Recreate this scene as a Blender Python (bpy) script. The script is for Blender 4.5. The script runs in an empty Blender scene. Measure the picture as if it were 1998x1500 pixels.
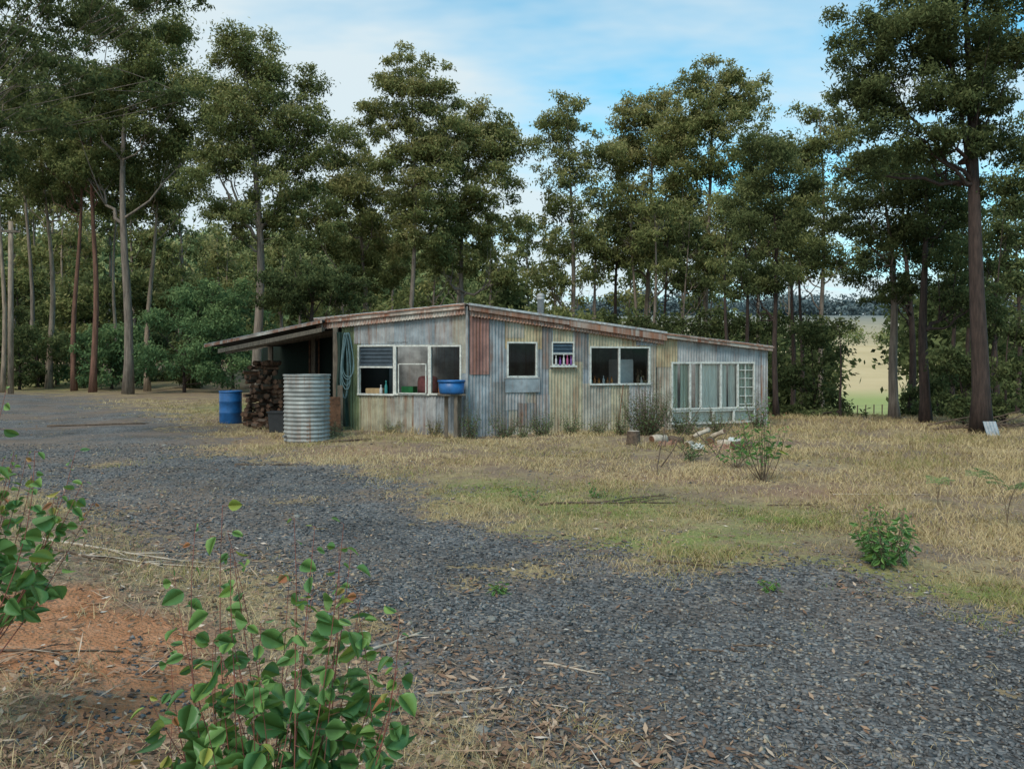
import bpy, math, random
import numpy as np
from mathutils import Vector
random.seed(7)
F=1554.; HZ=705.; CH=1.65
PI=math.pi
scn=bpy.context.scene
COL=scn.collection
ORG={}
# ---------------------------------------------------------------- terrain
def sm(a,b,x):
    t=np.clip((np.asarray(x,float)-a)/(b-a),0,1); return t*t*(3-2*t)
def gz(x,y):
    x=np.asarray(x,float); y=np.asarray(y,float)
    d=(x-.27)*-.797+(y-3.2)*-.604
    z=.32*sm(0,2.2,d)*sm(14,7,y)*sm(-14,-3,x)
    z=z-5.2*sm(22,62,y)*sm(-3,9,x)
    z=z+.9*sm(42,60,y)*sm(-8,-16,x)
    yy=np.maximum(y,1.)
    z=z+(13*sm(80,320,y)+75*sm(380,1500,y))*sm(-.1,.15,x/yy)
    z=z+26*sm(75,260,y)*sm(.08,-.16,x/yy)
    z=z+.02*np.sin(x*1.3+y*.7)+.015*np.sin(x*.6-y*1.9+1)
    return z
def W2(px,py,z=0.):
    D=F*(CH-z)/(py-HZ); return ((px-999)/F*D,D)
def PX(px,D): return (px-999)/F*D
def PZ(py,D): return CH-(py-HZ)/F*D
def g1(x,y): return float(gz(x,y))
# ---------------------------------------------------------------- materials
def mat(name): 
    m=bpy.data.materials.new(name); m.use_nodes=True
    nt=m.node_tree; b=nt.nodes['Principled BSDF']; return m,nt,b
def N(nt,t,**k):
    n=nt.nodes.new(t)
    for a,v in k.items(): setattr(n,a,v)
    return n
def L(nt,a,b): nt.links.new(a,b)
def ramp(nt,stops,fac):
    r=nt.nodes.new('ShaderNodeValToRGB'); e=r.color_ramp.elements
    while len(e)<len(stops): e.new(.5)
    for i,(p,c) in enumerate(stops):
        e[i].position=p; e[i].color=(*c,1) if len(c)==3 else c
    if fac is not None: L(nt,fac,r.inputs[0])
    return r
def mixc(nt,fac,a,b,blend='MIX'):
    n=nt.nodes.new('ShaderNodeMix'); n.data_type='RGBA'; n.blend_type=blend
    for s,v in ((0,fac),(6,a),(7,b)):
        if hasattr(v,'is_output'): L(nt,v,n.inputs[s])
        else: n.inputs[s].default_value=v if s==0 else (*v,1)
    return n.outputs[2]
def math_(nt,op,a,b=0.,c=None):
    n=nt.nodes.new('ShaderNodeMath'); n.operation=op
    for s,v in ((0,a),(1,b),(2,c)):
        if v is None: continue
        if hasattr(v,'is_output'): L(nt,v,n.inputs[s])
        else: n.inputs[s].default_value=v
    return n.outputs[0]
def coords(nt,scale=(1,1,1),kind='Object'):
    t=nt.nodes.new('ShaderNodeTexCoord'); m=nt.nodes.new('ShaderNodeMapping'); m.inputs['Scale'].default_value=scale
    L(nt,t.outputs[kind],m.inputs[0]); return m.outputs[0]
def noi(nt,vec,scale,detail=4,rough=.6):
    n=nt.nodes.new('ShaderNodeTexNoise'); n.inputs['Scale'].default_value=scale; n.inputs['Detail'].default_value=detail; n.inputs['Roughness'].default_value=rough
    L(nt,vec,n.inputs['Vector']); return n.outputs[0]
def simple(name,c,rough=.6,metal=0.,var=.25,scale=9.,bump=.0,sc=(1,1,1)):
    m,nt,b=mat(name); v=coords(nt,sc); f=noi(nt,v,scale,3)
    r=ramp(nt,[(.3,tuple(x*(1-var) for x in c)),(.7,tuple(min(1,x*(1+var)) for x in c))],f)
    L(nt,r.outputs[0],b.inputs['Base Color']); b.inputs['Roughness'].default_value=rough; b.inputs['Metallic'].default_value=metal
    if bump:
        bn=N(nt,'ShaderNodeBump'); bn.inputs['Strength'].default_value=bump; bn.inputs['Distance'].default_value=.02
        L(nt,f,bn.inputs['Height']); L(nt,bn.outputs[0],b.inputs['Normal'])
    return m
def leafmat(name,stops,rough=.55,trans=.25,spec=.3,plain=False):
    m,nt,b=mat(name); a=N(nt,'ShaderNodeAttribute',attribute_name='tint')
    r=ramp(nt,stops,a.outputs['Fac']); out=nt.nodes['Material Output']
    if plain:
        d=N(nt,'ShaderNodeBsdfDiffuse'); L(nt,r.outputs[0],d.inputs[0]); nt.nodes.remove(b)
        if trans==0: L(nt,d.outputs[0],out.inputs[0]); return m
        t=N(nt,'ShaderNodeBsdfTranslucent'); L(nt,r.outputs[0],t.inputs[0])
    else:
        d=b; L(nt,r.outputs[0],b.inputs['Base Color'])
        b.inputs['Roughness'].default_value=rough; b.inputs['Specular IOR Level'].default_value=spec
        t=N(nt,'ShaderNodeBsdfTranslucent'); c=mixc(nt,.5,r.outputs[0],(.30,.44,.06)); L(nt,c,t.inputs[0])
    mx=N(nt,'ShaderNodeMixShader'); mx.inputs[0].default_value=trans
    L(nt,d.outputs[0],mx.inputs[1]); L(nt,t.outputs[0],mx.inputs[2]); L(nt,mx.outputs[0],out.inputs[0])
    return m
def metalmat(name,c1,c2,rust=.3,rc=(.22,.09,.04),metal=.1):
    m,nt,b=mat(name)
    v=coords(nt,(5,5,.5)); v2=coords(nt,(1,1,1)); v3=coords(nt,(12,12,.35))
    r=ramp(nt,[(.28,c1),(.72,c2)],noi(nt,v,1.,4))
    blot=ramp(nt,[(.35,(.66,.65,.64)),(.65,(1.28,1.27,1.24))],noi(nt,v2,2.6,5,.7))
    c=mixc(nt,1.,r.outputs[0],blot.outputs[0],'MULTIPLY')
    rf=ramp(nt,[(.62-rust*.5,(0,0,0)),(.78-rust*.4,(1,1,1))],noi(nt,v3,1.,4,.7))
    rp=math_(nt,'MULTIPLY',rf.outputs[0],ramp(nt,[(.35,(0,0,0)),(.65,(1,1,1))],noi(nt,v2,1.4,3)).outputs[0])
    c=mixc(nt,rp,c,rc)
    L(nt,c,b.inputs['Base Color']); b.inputs['Roughness'].default_value=.6; b.inputs['Metallic'].default_value=metal
    return m
M={}
M['zinc']=metalmat('weathered zinc',(.29,.295,.305),(.43,.44,.45),.3)
M['zincblue']=metalmat('blue grey zinc',(.22,.255,.285),(.35,.385,.42),.24)
M['zincdark']=metalmat('dull zinc',(.14,.15,.155),(.26,.27,.275),.4)
M['cream']=metalmat('faded cream zinc',(.36,.325,.22),(.45,.415,.31),.3)
M['creamgrey']=metalmat('cream grey zinc',(.32,.305,.25),(.42,.41,.37),.36)
M['yellow']=metalmat('yellowed zinc',(.40,.33,.20),(.49,.43,.29),.36)
M['redsheet']=metalmat('faded red sheet',(.21,.10,.09),(.32,.18,.155),.2)
M['greensheet']=metalmat('mossy green sheet',(.05,.085,.045),(.25,.28,.14),.1)
M['rust']=metalmat('rusty flashing',(.20,.07,.035),(.36,.17,.10),.5,(.42,.37,.33),.1)
M['palerust']=metalmat('pale rusty flashing',(.42,.38,.33),(.58,.53,.48),.6,(.26,.09,.045),.1)
M['roof']=metalmat('roof zinc',(.38,.40,.42),(.55,.57,.58),.35)
M['tank']=metalmat('tank zinc',(.21,.225,.225),(.33,.345,.34),.3,metal=.1)
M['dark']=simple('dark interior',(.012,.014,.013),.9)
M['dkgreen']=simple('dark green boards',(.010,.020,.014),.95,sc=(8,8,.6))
M['tarp']=simple('dark green tarpaulin',(.018,.040,.028),.7,var=.4,scale=4,sc=(3,3,1))
M['white']=simple('weathered white paint',(.56,.56,.52),.6,var=.28,scale=14)
M['timber']=simple('grey timber',(.14,.11,.082),.8,var=.4,sc=(6,6,1),scale=6,bump=.3)
M['woodend']=simple('split timber',(.14,.068,.037),.8,var=.6,scale=11)
M['barkwood']=simple('log bark',(.10,.068,.047),.9,var=.5,scale=20,bump=.5)
M['palelog']=simple('pale log',(.40,.33,.26),.8,var=.4,scale=14)
M['blue']=simple('blue plastic',(.015,.11,.31),.45,var=.3,scale=5)
M['hose']=simple('blue grey hose',(.12,.19,.20),.5)
M['black']=simple('black plastic',(.025,.027,.03),.5)
M['mark']=simple('faded black paint',(.09,.10,.11),.8)
M['curtain']=simple('curtain cloth',(.78,.75,.68),.9,var=.15,scale=5,sc=(3,3,.4))
M['curtaingreen']=simple('pale green curtain cloth',(.58,.60,.50),.9,var=.25,scale=5,sc=(3,3,.4))
M['louvre']=simple('dark glass louvre',(.04,.055,.07),.25,var=.3)
M['cloth']=simple('dusty red cloth',(.30,.10,.10),.9)
M['clothw']=simple('pale cloth',(.5,.48,.44),.9)
M['box']=simple('cardboard',(.36,.25,.13),.9)
M['greenpl']=simple('green plastic',(.03,.22,.07),.4)
for k,c in dict(bwhite=(.5,.5,.5),bpurple=(.16,.05,.24),bpink=(.42,.09,.2),bamber=(.30,.10,.02),borange=(.5,.18,.03),bteal=(.03,.22,.22)).items():
    M[k]=simple('bottle '+k[1:],c,.4,var=.15)
M['bark']=simple('grey brown bark',(.17,.135,.11),.9,var=.5,scale=3,bump=.5,sc=(4,4,.5))
M['barkdark']=simple('dark ironbark',(.045,.029,.024),.95,var=.55,scale=4,bump=1.,sc=(5,5,.7))
M['barkred']=simple('red brown bark',(.15,.073,.05),.9,var=.55,scale=3,bump=.5,sc=(4,4,.4))
M['barkpale']=simple('pale smooth bark',(.26,.195,.145),.85,var=.5,scale=3,bump=.3,sc=(3,3,.5))
M['stemred']=simple('reddish stem',(.24,.08,.06),.6)
M['stembrown']=simple('brown stem',(.13,.09,.06),.8)
M['rock']=simple('grey rock',(.20,.19,.17),.9,var=.4,scale=9,bump=.6)
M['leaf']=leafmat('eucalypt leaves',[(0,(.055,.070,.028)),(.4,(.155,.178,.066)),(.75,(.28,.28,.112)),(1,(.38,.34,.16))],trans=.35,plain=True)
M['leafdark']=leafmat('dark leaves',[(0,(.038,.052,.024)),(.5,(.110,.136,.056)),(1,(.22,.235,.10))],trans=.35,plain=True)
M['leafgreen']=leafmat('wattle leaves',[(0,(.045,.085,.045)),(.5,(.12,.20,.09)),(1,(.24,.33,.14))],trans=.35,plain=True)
M['leaffar']=leafmat('far forest leaves',[(0,(.06,.08,.04)),(.5,(.15,.185,.078)),(1,(.27,.27,.12))],trans=0,plain=True)
M['leafhaze']=leafmat('hazy far forest',[(0,(.08,.115,.13)),(.5,(.115,.155,.17)),(1,(.16,.20,.20))],trans=0,plain=True)  # blue grey distance haze painted into the leaf colour
M['broad']=leafmat('broad glossy leaves',[(0,(.045,.120,.045)),(.45,(.11,.235,.075)),(.8,(.21,.35,.085)),(.92,(.37,.37,.08)),(1,(.42,.16,.08))],.40,.30,.4)
M['weed']=leafmat('weed leaves',[(0,(.06,.10,.05)),(.5,(.15,.19,.085)),(1,(.32,.29,.16))],.6,0,plain=True)
M['grass']=leafmat('grass blades',[(0,(.56,.44,.25)),(.3,(.41,.305,.165)),(.55,(.28,.245,.10)),(1,(.14,.225,.05))],.7,0,plain=True)
M['litter']=leafmat('fallen leaves',[(0,(.09,.055,.04)),(.4,(.25,.15,.10)),(.75,(.42,.30,.21)),(1,(.60,.51,.43))],.7,0,plain=True)
M['stones']=leafmat('gravel stones',[(0,(.045,.046,.048)),(.5,(.135,.136,.139)),(.82,(.215,.215,.215)),(.93,(.32,.29,.25)),(1,(.37,.29,.21))],.75,0,plain=True)
m,nt,b=mat('window glass'); gl=N(nt,'ShaderNodeBsdfGlossy'); gl.inputs['Roughness'].default_value=.04; gl.inputs[0].default_value=(.8,.82,.84,1)
tr=N(nt,'ShaderNodeBsdfTransparent'); tr.inputs[0].default_value=(.97,.98,.97,1); fr=N(nt,'ShaderNodeFresnel'); fr.inputs[0].default_value=1.35
mx=N(nt,'ShaderNodeMixShader'); L(nt,fr.outputs[0],mx.inputs[0]); L(nt,tr.outputs[0],mx.inputs[1]); L(nt,gl.outputs[0],mx.inputs[2]); L(nt,mx.outputs[0],nt.nodes['Material Output'].inputs[0]); M['glass']=m
# ---------------------------------------------------------------- object helpers
def tag(o,label=None,cat=None,group=None,kind=None):
    if label: o['label']=label
    if cat: o['category']=cat
    if group: o['group']=group
    if kind: o['kind']=kind
    return o
def empty(name,loc,label,cat,group=None):
    o=bpy.data.objects.new(name,None); COL.objects.link(o); o.location=loc; o.empty_display_size=.1
    ORG[o.name]=np.array(loc,float); return tag(o,label,cat,group)
def link(me,name,m,parent,loc):
    o=bpy.data.objects.new(name,me); COL.objects.link(o); me.materials.append(m)
    if parent is not None: o.parent=parent; ORG[o.name]=ORG[parent.name]
    else: o.location=loc; ORG[o.name]=np.array(loc,float)
    return o
def npmesh(name,V,Fc,m,parent=None,tint=None,smooth=False,loc=(0,0,0)):
    me=bpy.data.meshes.new(name); org=ORG[parent.name] if parent is not None else np.array(loc,float)
    V=np.asarray(V,float)-org; n=len(V); me.vertices.add(n); me.vertices.foreach_set('co',V.astype(np.float32).ravel())
    k=Fc.shape[1]; q=len(Fc); me.loops.add(q*k); me.loops.foreach_set('vertex_index',Fc.astype(np.int32).ravel())
    me.polygons.add(q); me.polygons.foreach_set('loop_start',np.arange(0,q*k,k,dtype=np.int32))
    if smooth: me.polygons.foreach_set('use_smooth',np.ones(q,bool))
    me.update(calc_edges=True)
    if tint is not None:
        a=me.attributes.new('tint','FLOAT','POINT'); a.data.foreach_set('value',np.asarray(tint,np.float32))
    return link(me,name,m,parent,loc)
class MB:
    def __init__(s): s.v=[]; s.f=[]
    def add(s,vs,fs):
        k=len(s.v); s.v+= [tuple(map(float,p)) for p in vs]; s.f+=[tuple(i+k for i in f) for f in fs]; return s
    def hexa(s,p):
        return s.add(p,[(0,3,2,1),(4,5,6,7),(0,1,5,4),(1,2,6,5),(2,3,7,6),(3,0,4,7)])
    def box(s,c,d,yaw=0,tilt=0,roll=0):
        hx,hy,hz=d[0]/2,d[1]/2,d[2]/2; out=[]
        for z in(-hz,hz):
            for x,y in((-hx,-hy),(hx,-hy),(hx,hy),(-hx,hy)):
                X,Y,Z=x,y,z
                Y,Z=Y*math.cos(tilt)-Z*math.sin(tilt),Y*math.sin(tilt)+Z*math.cos(tilt)
                X,Z=X*math.cos(roll)+Z*math.sin(roll),-X*math.sin(roll)+Z*math.cos(roll)
                X,Y=X*math.cos(yaw)-Y*math.sin(yaw),X*math.sin(yaw)+Y*math.cos(yaw)
                out.append((c[0]+X,c[1]+Y,c[2]+Z))
        return s.hexa(out)
    def tube(s,P,R,n=6,cap=True):
        P=[np.array(p,float) for p in P]; k0=len(s.v); m=len(P)
        if not hasattr(R,'__len__'): R=[R]*m
        t=P[1]-P[0]; u=np.cross(t,(0,0,1.)); 
        if np.linalg.norm(u)<1e-4*max(1e-9,np.linalg.norm(t)) or np.linalg.norm(u)<1e-9: u=np.array((1.,0,0))
        u/=np.linalg.norm(u)
        for i in range(m):
            t=P[min(i+1,m-1)]-P[max(i-1,0)]; t=t/(np.linalg.norm(t)+1e-12)
            u=u-t*np.dot(u,t); u/=np.linalg.norm(u)+1e-12; w=np.cross(t,u)
            for j in range(n):
                a=2*PI*j/n; s.v.append(tuple(P[i]+R[i]*(math.cos(a)*u+math.sin(a)*w)))
        for i in range(m-1):
            for j in range(n):
                a=k0+i*n+j; b=k0+i*n+(j+1)%n; s.f.append((a,b,b+n,a+n))
        if cap: s.f.append(tuple(k0+j for j in range(n))[::-1]); s.f.append(tuple(k0+(m-1)*n+j for j in range(n)))
        return s
    def lathe(s,c,prof,n=32):
        k0=len(s.v)
        for r,z in prof:
            for j in range(n):
                a=2*PI*j/n; s.v.append((c[0]+r*math.cos(a),c[1]+r*math.sin(a),c[2]+z))
        for i in range(len(prof)-1):
            for j in range(n):
                a=k0+i*n+j; b=k0+i*n+(j+1)%n; s.f.append((a,b,b+n,a+n))
        return s
    def build(s,name,m,parent=None,smooth=False,loc=(0,0,0),label=None):
        org=ORG[parent.name] if parent is not None else np.array(loc,float)
        me=bpy.data.meshes.new(name); me.from_pydata([tuple(np.array(v)-org) for v in s.v],[],s.f); me.update()
        if smooth: me.polygons.foreach_set('use_smooth',[True]*len(me.polygons))
        o=link(me,name,m,parent,loc)
        if label: o['label']=label
        return o
def unit(a): return a/(np.linalg.norm(a,axis=-1,keepdims=True)+1e-12)
def leafcloud(P,Ln,Wd,r,droop=.5):
    n=len(P); d=unit(r.normal(size=(n,3))+np.array([0,0,-droop*1.6])); s=unit(np.cross(d,r.normal(size=(n,3))))
    Ls=(Ln*r.uniform(.6,1.3,n))[:,None]; Ws=(Wd*r.uniform(.7,1.3,n))[:,None]
    V=np.stack([P,P+d*Ls*.45+s*Ws*.5,P+d*Ls,P+d*Ls*.45-s*Ws*.5],1).reshape(-1,3)
    return V,np.arange(4*n).reshape(n,4)
def clumpleaves(clumps,Ln,r,cover=1.5,wr=.36,flat=.65):
    Ps=[];T=[]
    for (c,rc,tn) in clumps:
        nl=max(20,int(cover*3.14*rc*rc/(.5*Ln*Ln*wr*.6))); ns=9
        sub=c+unit(r.normal(size=(ns,3)))*rc*.95*r.uniform(.3,1,(ns,1))*np.array([1,1,.7])
        idx=r.integers(0,ns,nl); d=r.normal(size=(nl,3))*.30; d[:,2]+=.06
        p=sub[idx]+d*rc*np.array([1,1,flat]); Ps.append(p)
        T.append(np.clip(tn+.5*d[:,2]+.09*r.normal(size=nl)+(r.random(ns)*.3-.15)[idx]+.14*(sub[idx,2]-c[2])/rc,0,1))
    return np.concatenate(Ps),np.concatenate(T)
def curve(a,b,c,n=6):
    a,b,c=map(lambda q:np.array(q,float),(a,b,c)); return [(1-t)**2*a+2*t*(1-t)*b+t*t*c for t in np.linspace(0,1,n)]
def tree(px,D,wpx,regs,label,bark='bark',lm='leaf',group=None,seed=1,cover=1.15,ls=.0048,tint=.45,name='eucalyptus_tree',cat='tree',forks=None,rcs=1.,low=.35,lean=0,bz=None,trunkname='trunk',crownname='crown',nmain=7,grow=1.22,dens=2.4):
    r=np.random.default_rng(seed); bx=PX(px,D); z0=g1(bx,D) if bz is None else bz
    root=empty(name,(bx,D,z0),label,cat,group)
    R=[(PX(cx,D),D,PZ(cy,D),rx/F*D*grow,ry/F*D*grow) for cx,cy,rx,ry in regs]
    cl=[]; zlo=min(q[2]-q[4] for q in R); zhi=max(q[2]+q[4] for q in R)
    for (x,y,z,rx,rz) in R:
        rc0=np.clip(.42*min(rx,rz),.010*D,.026*D)*rcs; n=max(4,int(dens*rx*rz/rc0**2))
        for _ in range(n):
            d=unit(r.normal(size=3))*r.random()**.38
            c=np.array([x+d[0]*rx*.92,y+d[1]*max(rx,rz)*.8,z+d[2]*rz*.9]); c[2]=max(c[2],g1(c[0],c[1])+rc0*.6)
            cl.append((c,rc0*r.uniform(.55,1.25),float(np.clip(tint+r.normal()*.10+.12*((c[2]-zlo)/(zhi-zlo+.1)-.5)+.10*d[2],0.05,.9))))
    top=max(R,key=lambda q:q[2]+q[4]); ztop=top[2]+top[4]*.5; H=ztop-z0; r0=wpx/2/F*D
    tx=top[0]*.6+bx*.4+lean; pts=[];rad=[]
    ph=r.uniform(0,6)
    for t in np.linspace(0,1,12):
        k=max(0,(t-.35)/.65)**1.5
        pts.append(np.array([bx+(tx-bx)*k+math.sin(t*5+ph)*.012*H*min(1,t*3),D+math.cos(t*4+ph)*.012*H*min(1,t*3),z0-.1+H*t]))
        rad.append(r0*((1-t)**.8*.92+.06)*(1.35 if t==0 else 1))
    MB().tube(pts,rad,9).build(trunkname,M[bark],root,True)
    br=MB(); mains=[]
    order=r.permutation(len(cl)); pts=np.array(pts)
    for k,i in enumerate(order):
        c=cl[i][0]
        if k<nmain:
            hd=math.hypot(c[0]-bx,c[1]-D); h=np.clip((c[2]-z0-hd*r.uniform(.7,1.3)-.03*H)/H,low,.9)
            if forks is not None: h=forks+r.random()*.06 if k<3 else np.clip(h,forks,.9)
            s=np.array([np.interp(h,np.linspace(0,1,12),pts[:,j]) for j in range(3)]); rr=np.interp(h,np.linspace(0,1,12),rad)*(.65 if k<3 else .42)
            mid=s+(c-s)*np.array([.55,.55,.35])+r.normal(size=3)*.03*H*.5
            P=curve(s,mid,c,9); P=[p+r.normal(size=3)*.006*H*(0<q<8) for q,p in enumerate(P)]
            mains.append((P,rr)); br.tube(P,[rr*(1-.8*t) for t in np.linspace(0,1,9)],6,False)
        elif k<nmain+45:
            best=min(range(len(mains)),key=lambda q:np.linalg.norm(mains[q][0][-1]-c)); P,rr=mains[best]; j=int(r.integers(3,8)); s=P[j]
            mid=s+(c-s)*np.array([.5,.5,.3])+r.normal(size=3)*.015*H; ra=rr*(1-.8*j/8)*.55
            br.tube(curve(s,mid,c,6),[max(.006,ra*(1-.85*t)) for t in np.linspace(0,1,6)],5,False)
    br.build('branches' if trunkname=='trunk' else 'twigs',M[bark],root,True)
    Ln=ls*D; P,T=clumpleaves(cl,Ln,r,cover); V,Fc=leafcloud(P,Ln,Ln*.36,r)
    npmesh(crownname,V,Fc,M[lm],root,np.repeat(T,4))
    return root
# ---------------------------------------------------------------- ground sheet
GP=[(-900,768),(0,768),(150,772),(230,790),(330,815),(420,850),(440,890),(560,905),(640,905),(760,935),(850,980),(960,1030),(1150,1070),(1300,1095),(1430,1100),(1640,1110),(1750,1165),(1998,1225),(2400,1300),(2400,1900),(1500,1800),(1130,1500),(1000,1425),(830,1350),(780,1265),(620,1200),(520,1125),(400,1085),(200,1030),(100,960),(-100,930),(-400,900),(-900,860)]
GW=np.array([W2(*p) for p in GP])
def sd_poly(x,y,P):
    x=np.asarray(x,float);y=np.asarray(y,float); ins=np.zeros(x.shape,bool); dm=np.full(x.shape,1e9)
    n=len(P)
    for i in range(n):
        ax,ay=P[i]; bx,by=P[(i+1)%n]
        c=((ay>y)!=(by>y))&(x<(bx-ax)*(y-ay)/((by-ay)+1e-12)+ax); ins^=c
        dx,dy=bx-ax,by-ay; t=np.clip(((x-ax)*dx+(y-ay)*dy)/(dx*dx+dy*dy),0,1)
        dm=np.minimum(dm,np.hypot(x-ax-t*dx,y-ay-t*dy))
    return np.where(ins,dm,-dm)
def blobs(x,y,lst):
    v=np.zeros(np.shape(x))
    for px,py,rx,ry,zz in lst:
        cx,cy=W2(px,py,zz); ax=rx/F*cy; ay=abs(W2(px,py+ry,zz)[1]-cy)+.2
        v=np.maximum(v,np.exp(-((x-cx)/ax)**2-((y-cy)/ay)**2))
    return v
HOLE=[(1050,1110,150,16,0),(880,1000,100,10,0),(900,1140,60,10,0),(380,880,80,9,0),(230,905,90,7,0),(600,975,80,6,0),(1250,1110,150,12,0)]
def gravelmask(x,y):
    s=sd_poly(x,y,GW); sc=.28+.06*np.clip(y,0,40); return np.clip(.5+s/(2*sc),0,1)*(1-.5*blobs(x,y,HOLE))
GREEN=[(1150,990,200,30,0),(1350,1060,230,40,0),(1650,1130,140,50,0),(950,960,120,25,0),(1000,1050,120,25,0),(1850,1180,200,60,0),(500,795,120,10,0),(100,756,260,9,0),(1500,1010,120,25,0),(1200,1060,160,25,0)]
ORANGE=[(180,1235,190,60,.25),(310,1335,150,70,.25),(60,1190,100,50,.25)]
DIRT=[(900,900,110,10,0),(460,870,50,10,0),(700,880,90,8,0),(1300,930,200,8,0),(1600,960,160,8,0)]
fr=np.linspace(-70,70,421); bk=np.linspace(70,290,40)[1:-1]; th=np.radians(np.concatenate([fr,bk])); rr=.1*1.0295**np.arange(366)
TT,RR=np.meshgrid(th,rr); X=RR*np.sin(TT); Y=RR*np.cos(TT); Z=gz(X,Y); nc=len(th); nr=len(rr)
Vg=np.stack([X,Y,Z],-1).reshape(-1,3); i,j=np.meshgrid(np.arange(nr-1),np.arange(nc),indexing='ij'); a=i*nc+j; b=i*nc+(j+1)%nc
Fg=np.stack([a,a+nc,b+nc,b],-1).reshape(-1,4)
m,nt,bs=mat('ground surface')
v=coords(nt); A_=lambda nm:N(nt,'ShaderNodeAttribute',attribute_name=nm).outputs['Fac']
ag,an,ao,af,ad=A_('gravel'),A_('green'),A_('orange'),A_('far'),A_('dirt')
n1=noi(nt,v,.9,5,.68); n2=noi(nt,v,6.,3,.7); n3=noi(nt,v,38.,2,.7); n4=noi(nt,v,.4,5,.65)
dry=ramp(nt,[(.3,(.20,.145,.085)),(.5,(.32,.24,.135)),(.72,(.46,.36,.21))],math_(nt,'ADD',math_(nt,'MULTIPLY',n2,.6),math_(nt,'MULTIPLY',n3,.4)))
soil=ramp(nt,[(.35,(.16,.11,.08)),(.65,(.28,.20,.145))],n3)
grn=ramp(nt,[(.35,(.15,.18,.055)),(.65,(.26,.28,.09))],n3)
c=mixc(nt,ramp(nt,[(.42,(0,0,0)),(.54,(.9,.9,.9))],n1).outputs[0],dry.outputs[0],soil.outputs[0])
gf=math_(nt,'MULTIPLY',math_(nt,'MULTIPLY',an,ramp(nt,[(.32,(0,0,0)),(.52,(1,1,1))],n2).outputs[0]),ramp(nt,[(.38,(.2,.2,.2)),(.50,(1,1,1))],noi(nt,v,1.7,4,.65)).outputs[0]); c=mixc(nt,gf,c,grn.outputs[0])
c=mixc(nt,math_(nt,'MULTIPLY',ad,.7),c,(.30,.18,.12))
org=ramp(nt,[(.3,(.34,.14,.06)),(.7,(.50,.25,.14))],n2); of=math_(nt,'MULTIPLY',ramp(nt,[(.15,(0,0,0)),(.45,(1,1,1))],ao).outputs[0],ramp(nt,[(.36,(0,0,0)),(.46,(1,1,1))],math_(nt,'ADD',math_(nt,'MULTIPLY',n1,.6),math_(nt,'MULTIPLY',n2,.4))).outputs[0]); c=mixc(nt,of,c,org.outputs[0])
vo=N(nt,'ShaderNodeTexVoronoi'); vo.inputs['Scale'].default_value=42; L(nt,v,vo.inputs['Vector'])
sep=N(nt,'ShaderNodeSeparateColor'); L(nt,vo.outputs['Color'],sep.inputs[0])
grv=ramp(nt,[(.0,(.055,.056,.058)),(.55,(.13,.131,.134)),(.88,(.20,.20,.20)),(1,(.33,.26,.19))],sep.outputs[0])
big=ramp(nt,[(.35,(.66,.63,.60)),(.65,(1.2,1.2,1.2))],n1); gc=mixc(nt,1.,grv.outputs[0],big.outputs[0],'MULTIPLY')
gc=mixc(nt,ramp(nt,[(.45,(0,0,0)),(.60,(.6,.6,.6))],n4).outputs[0],gc,soil.outputs[0])
gfac=math_(nt,'ADD',math_(nt,'MULTIPLY',math_(nt,'SUBTRACT',ag,.5),2.4),math_(nt,'MULTIPLY',math_(nt,'SUBTRACT',math_(nt,'ADD',n1,math_(nt,'MULTIPLY',math_(nt,'SUBTRACT',n2,.5),1.1)),.5),4.4)); 
gfac=ramp(nt,[(.35,(0,0,0)),(.68,(1,1,1))],math_(nt,'ADD',gfac,.6)).outputs[0]
c=mixc(nt,gfac,c,gc)
fld=ramp(nt,[(.3,(.44,.33,.17)),(.6,(.58,.44,.25))],noi(nt,v,.03,4)); 
sx=N(nt,'ShaderNodeSeparateXYZ'); L(nt,v,sx.inputs[0])
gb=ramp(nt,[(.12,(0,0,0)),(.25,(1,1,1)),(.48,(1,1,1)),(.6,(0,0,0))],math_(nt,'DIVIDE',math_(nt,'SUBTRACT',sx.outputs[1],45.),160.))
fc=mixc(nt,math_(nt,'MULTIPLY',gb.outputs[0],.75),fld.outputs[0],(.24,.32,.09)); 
hz=ramp(nt,[(0,(0,0,0)),(1,(1,1,1))],math_(nt,'DIVIDE',math_(nt,'SUBTRACT',sx.outputs[1],450.),900.)); fc=mixc(nt,hz.outputs[0],fc,(.13,.165,.175))  # distance haze painted into the far ground colour
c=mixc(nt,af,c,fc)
L(nt,c,bs.inputs['Base Color']); bs.inputs['Roughness'].default_value=.9; bs.inputs['Specular IOR Level'].default_value=.15
bn=N(nt,'ShaderNodeBump'); bn.inputs['Strength'].default_value=.8; bn.inputs['Distance'].default_value=.03
L(nt,math_(nt,'ADD',math_(nt,'MULTIPLY',vo.outputs['Distance'],-.4),n3),bn.inputs['Height']); L(nt,bn.outputs[0],bs.inputs['Normal'])
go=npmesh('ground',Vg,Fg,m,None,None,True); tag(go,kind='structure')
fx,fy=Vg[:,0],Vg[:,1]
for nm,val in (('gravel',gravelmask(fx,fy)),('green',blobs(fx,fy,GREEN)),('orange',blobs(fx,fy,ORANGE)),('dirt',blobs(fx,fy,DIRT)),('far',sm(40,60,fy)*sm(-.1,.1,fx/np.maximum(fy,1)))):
    at=go.data.attributes.new(nm,'FLOAT','POINT'); at.data.foreach_set('value',val.astype(np.float32))
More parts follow.
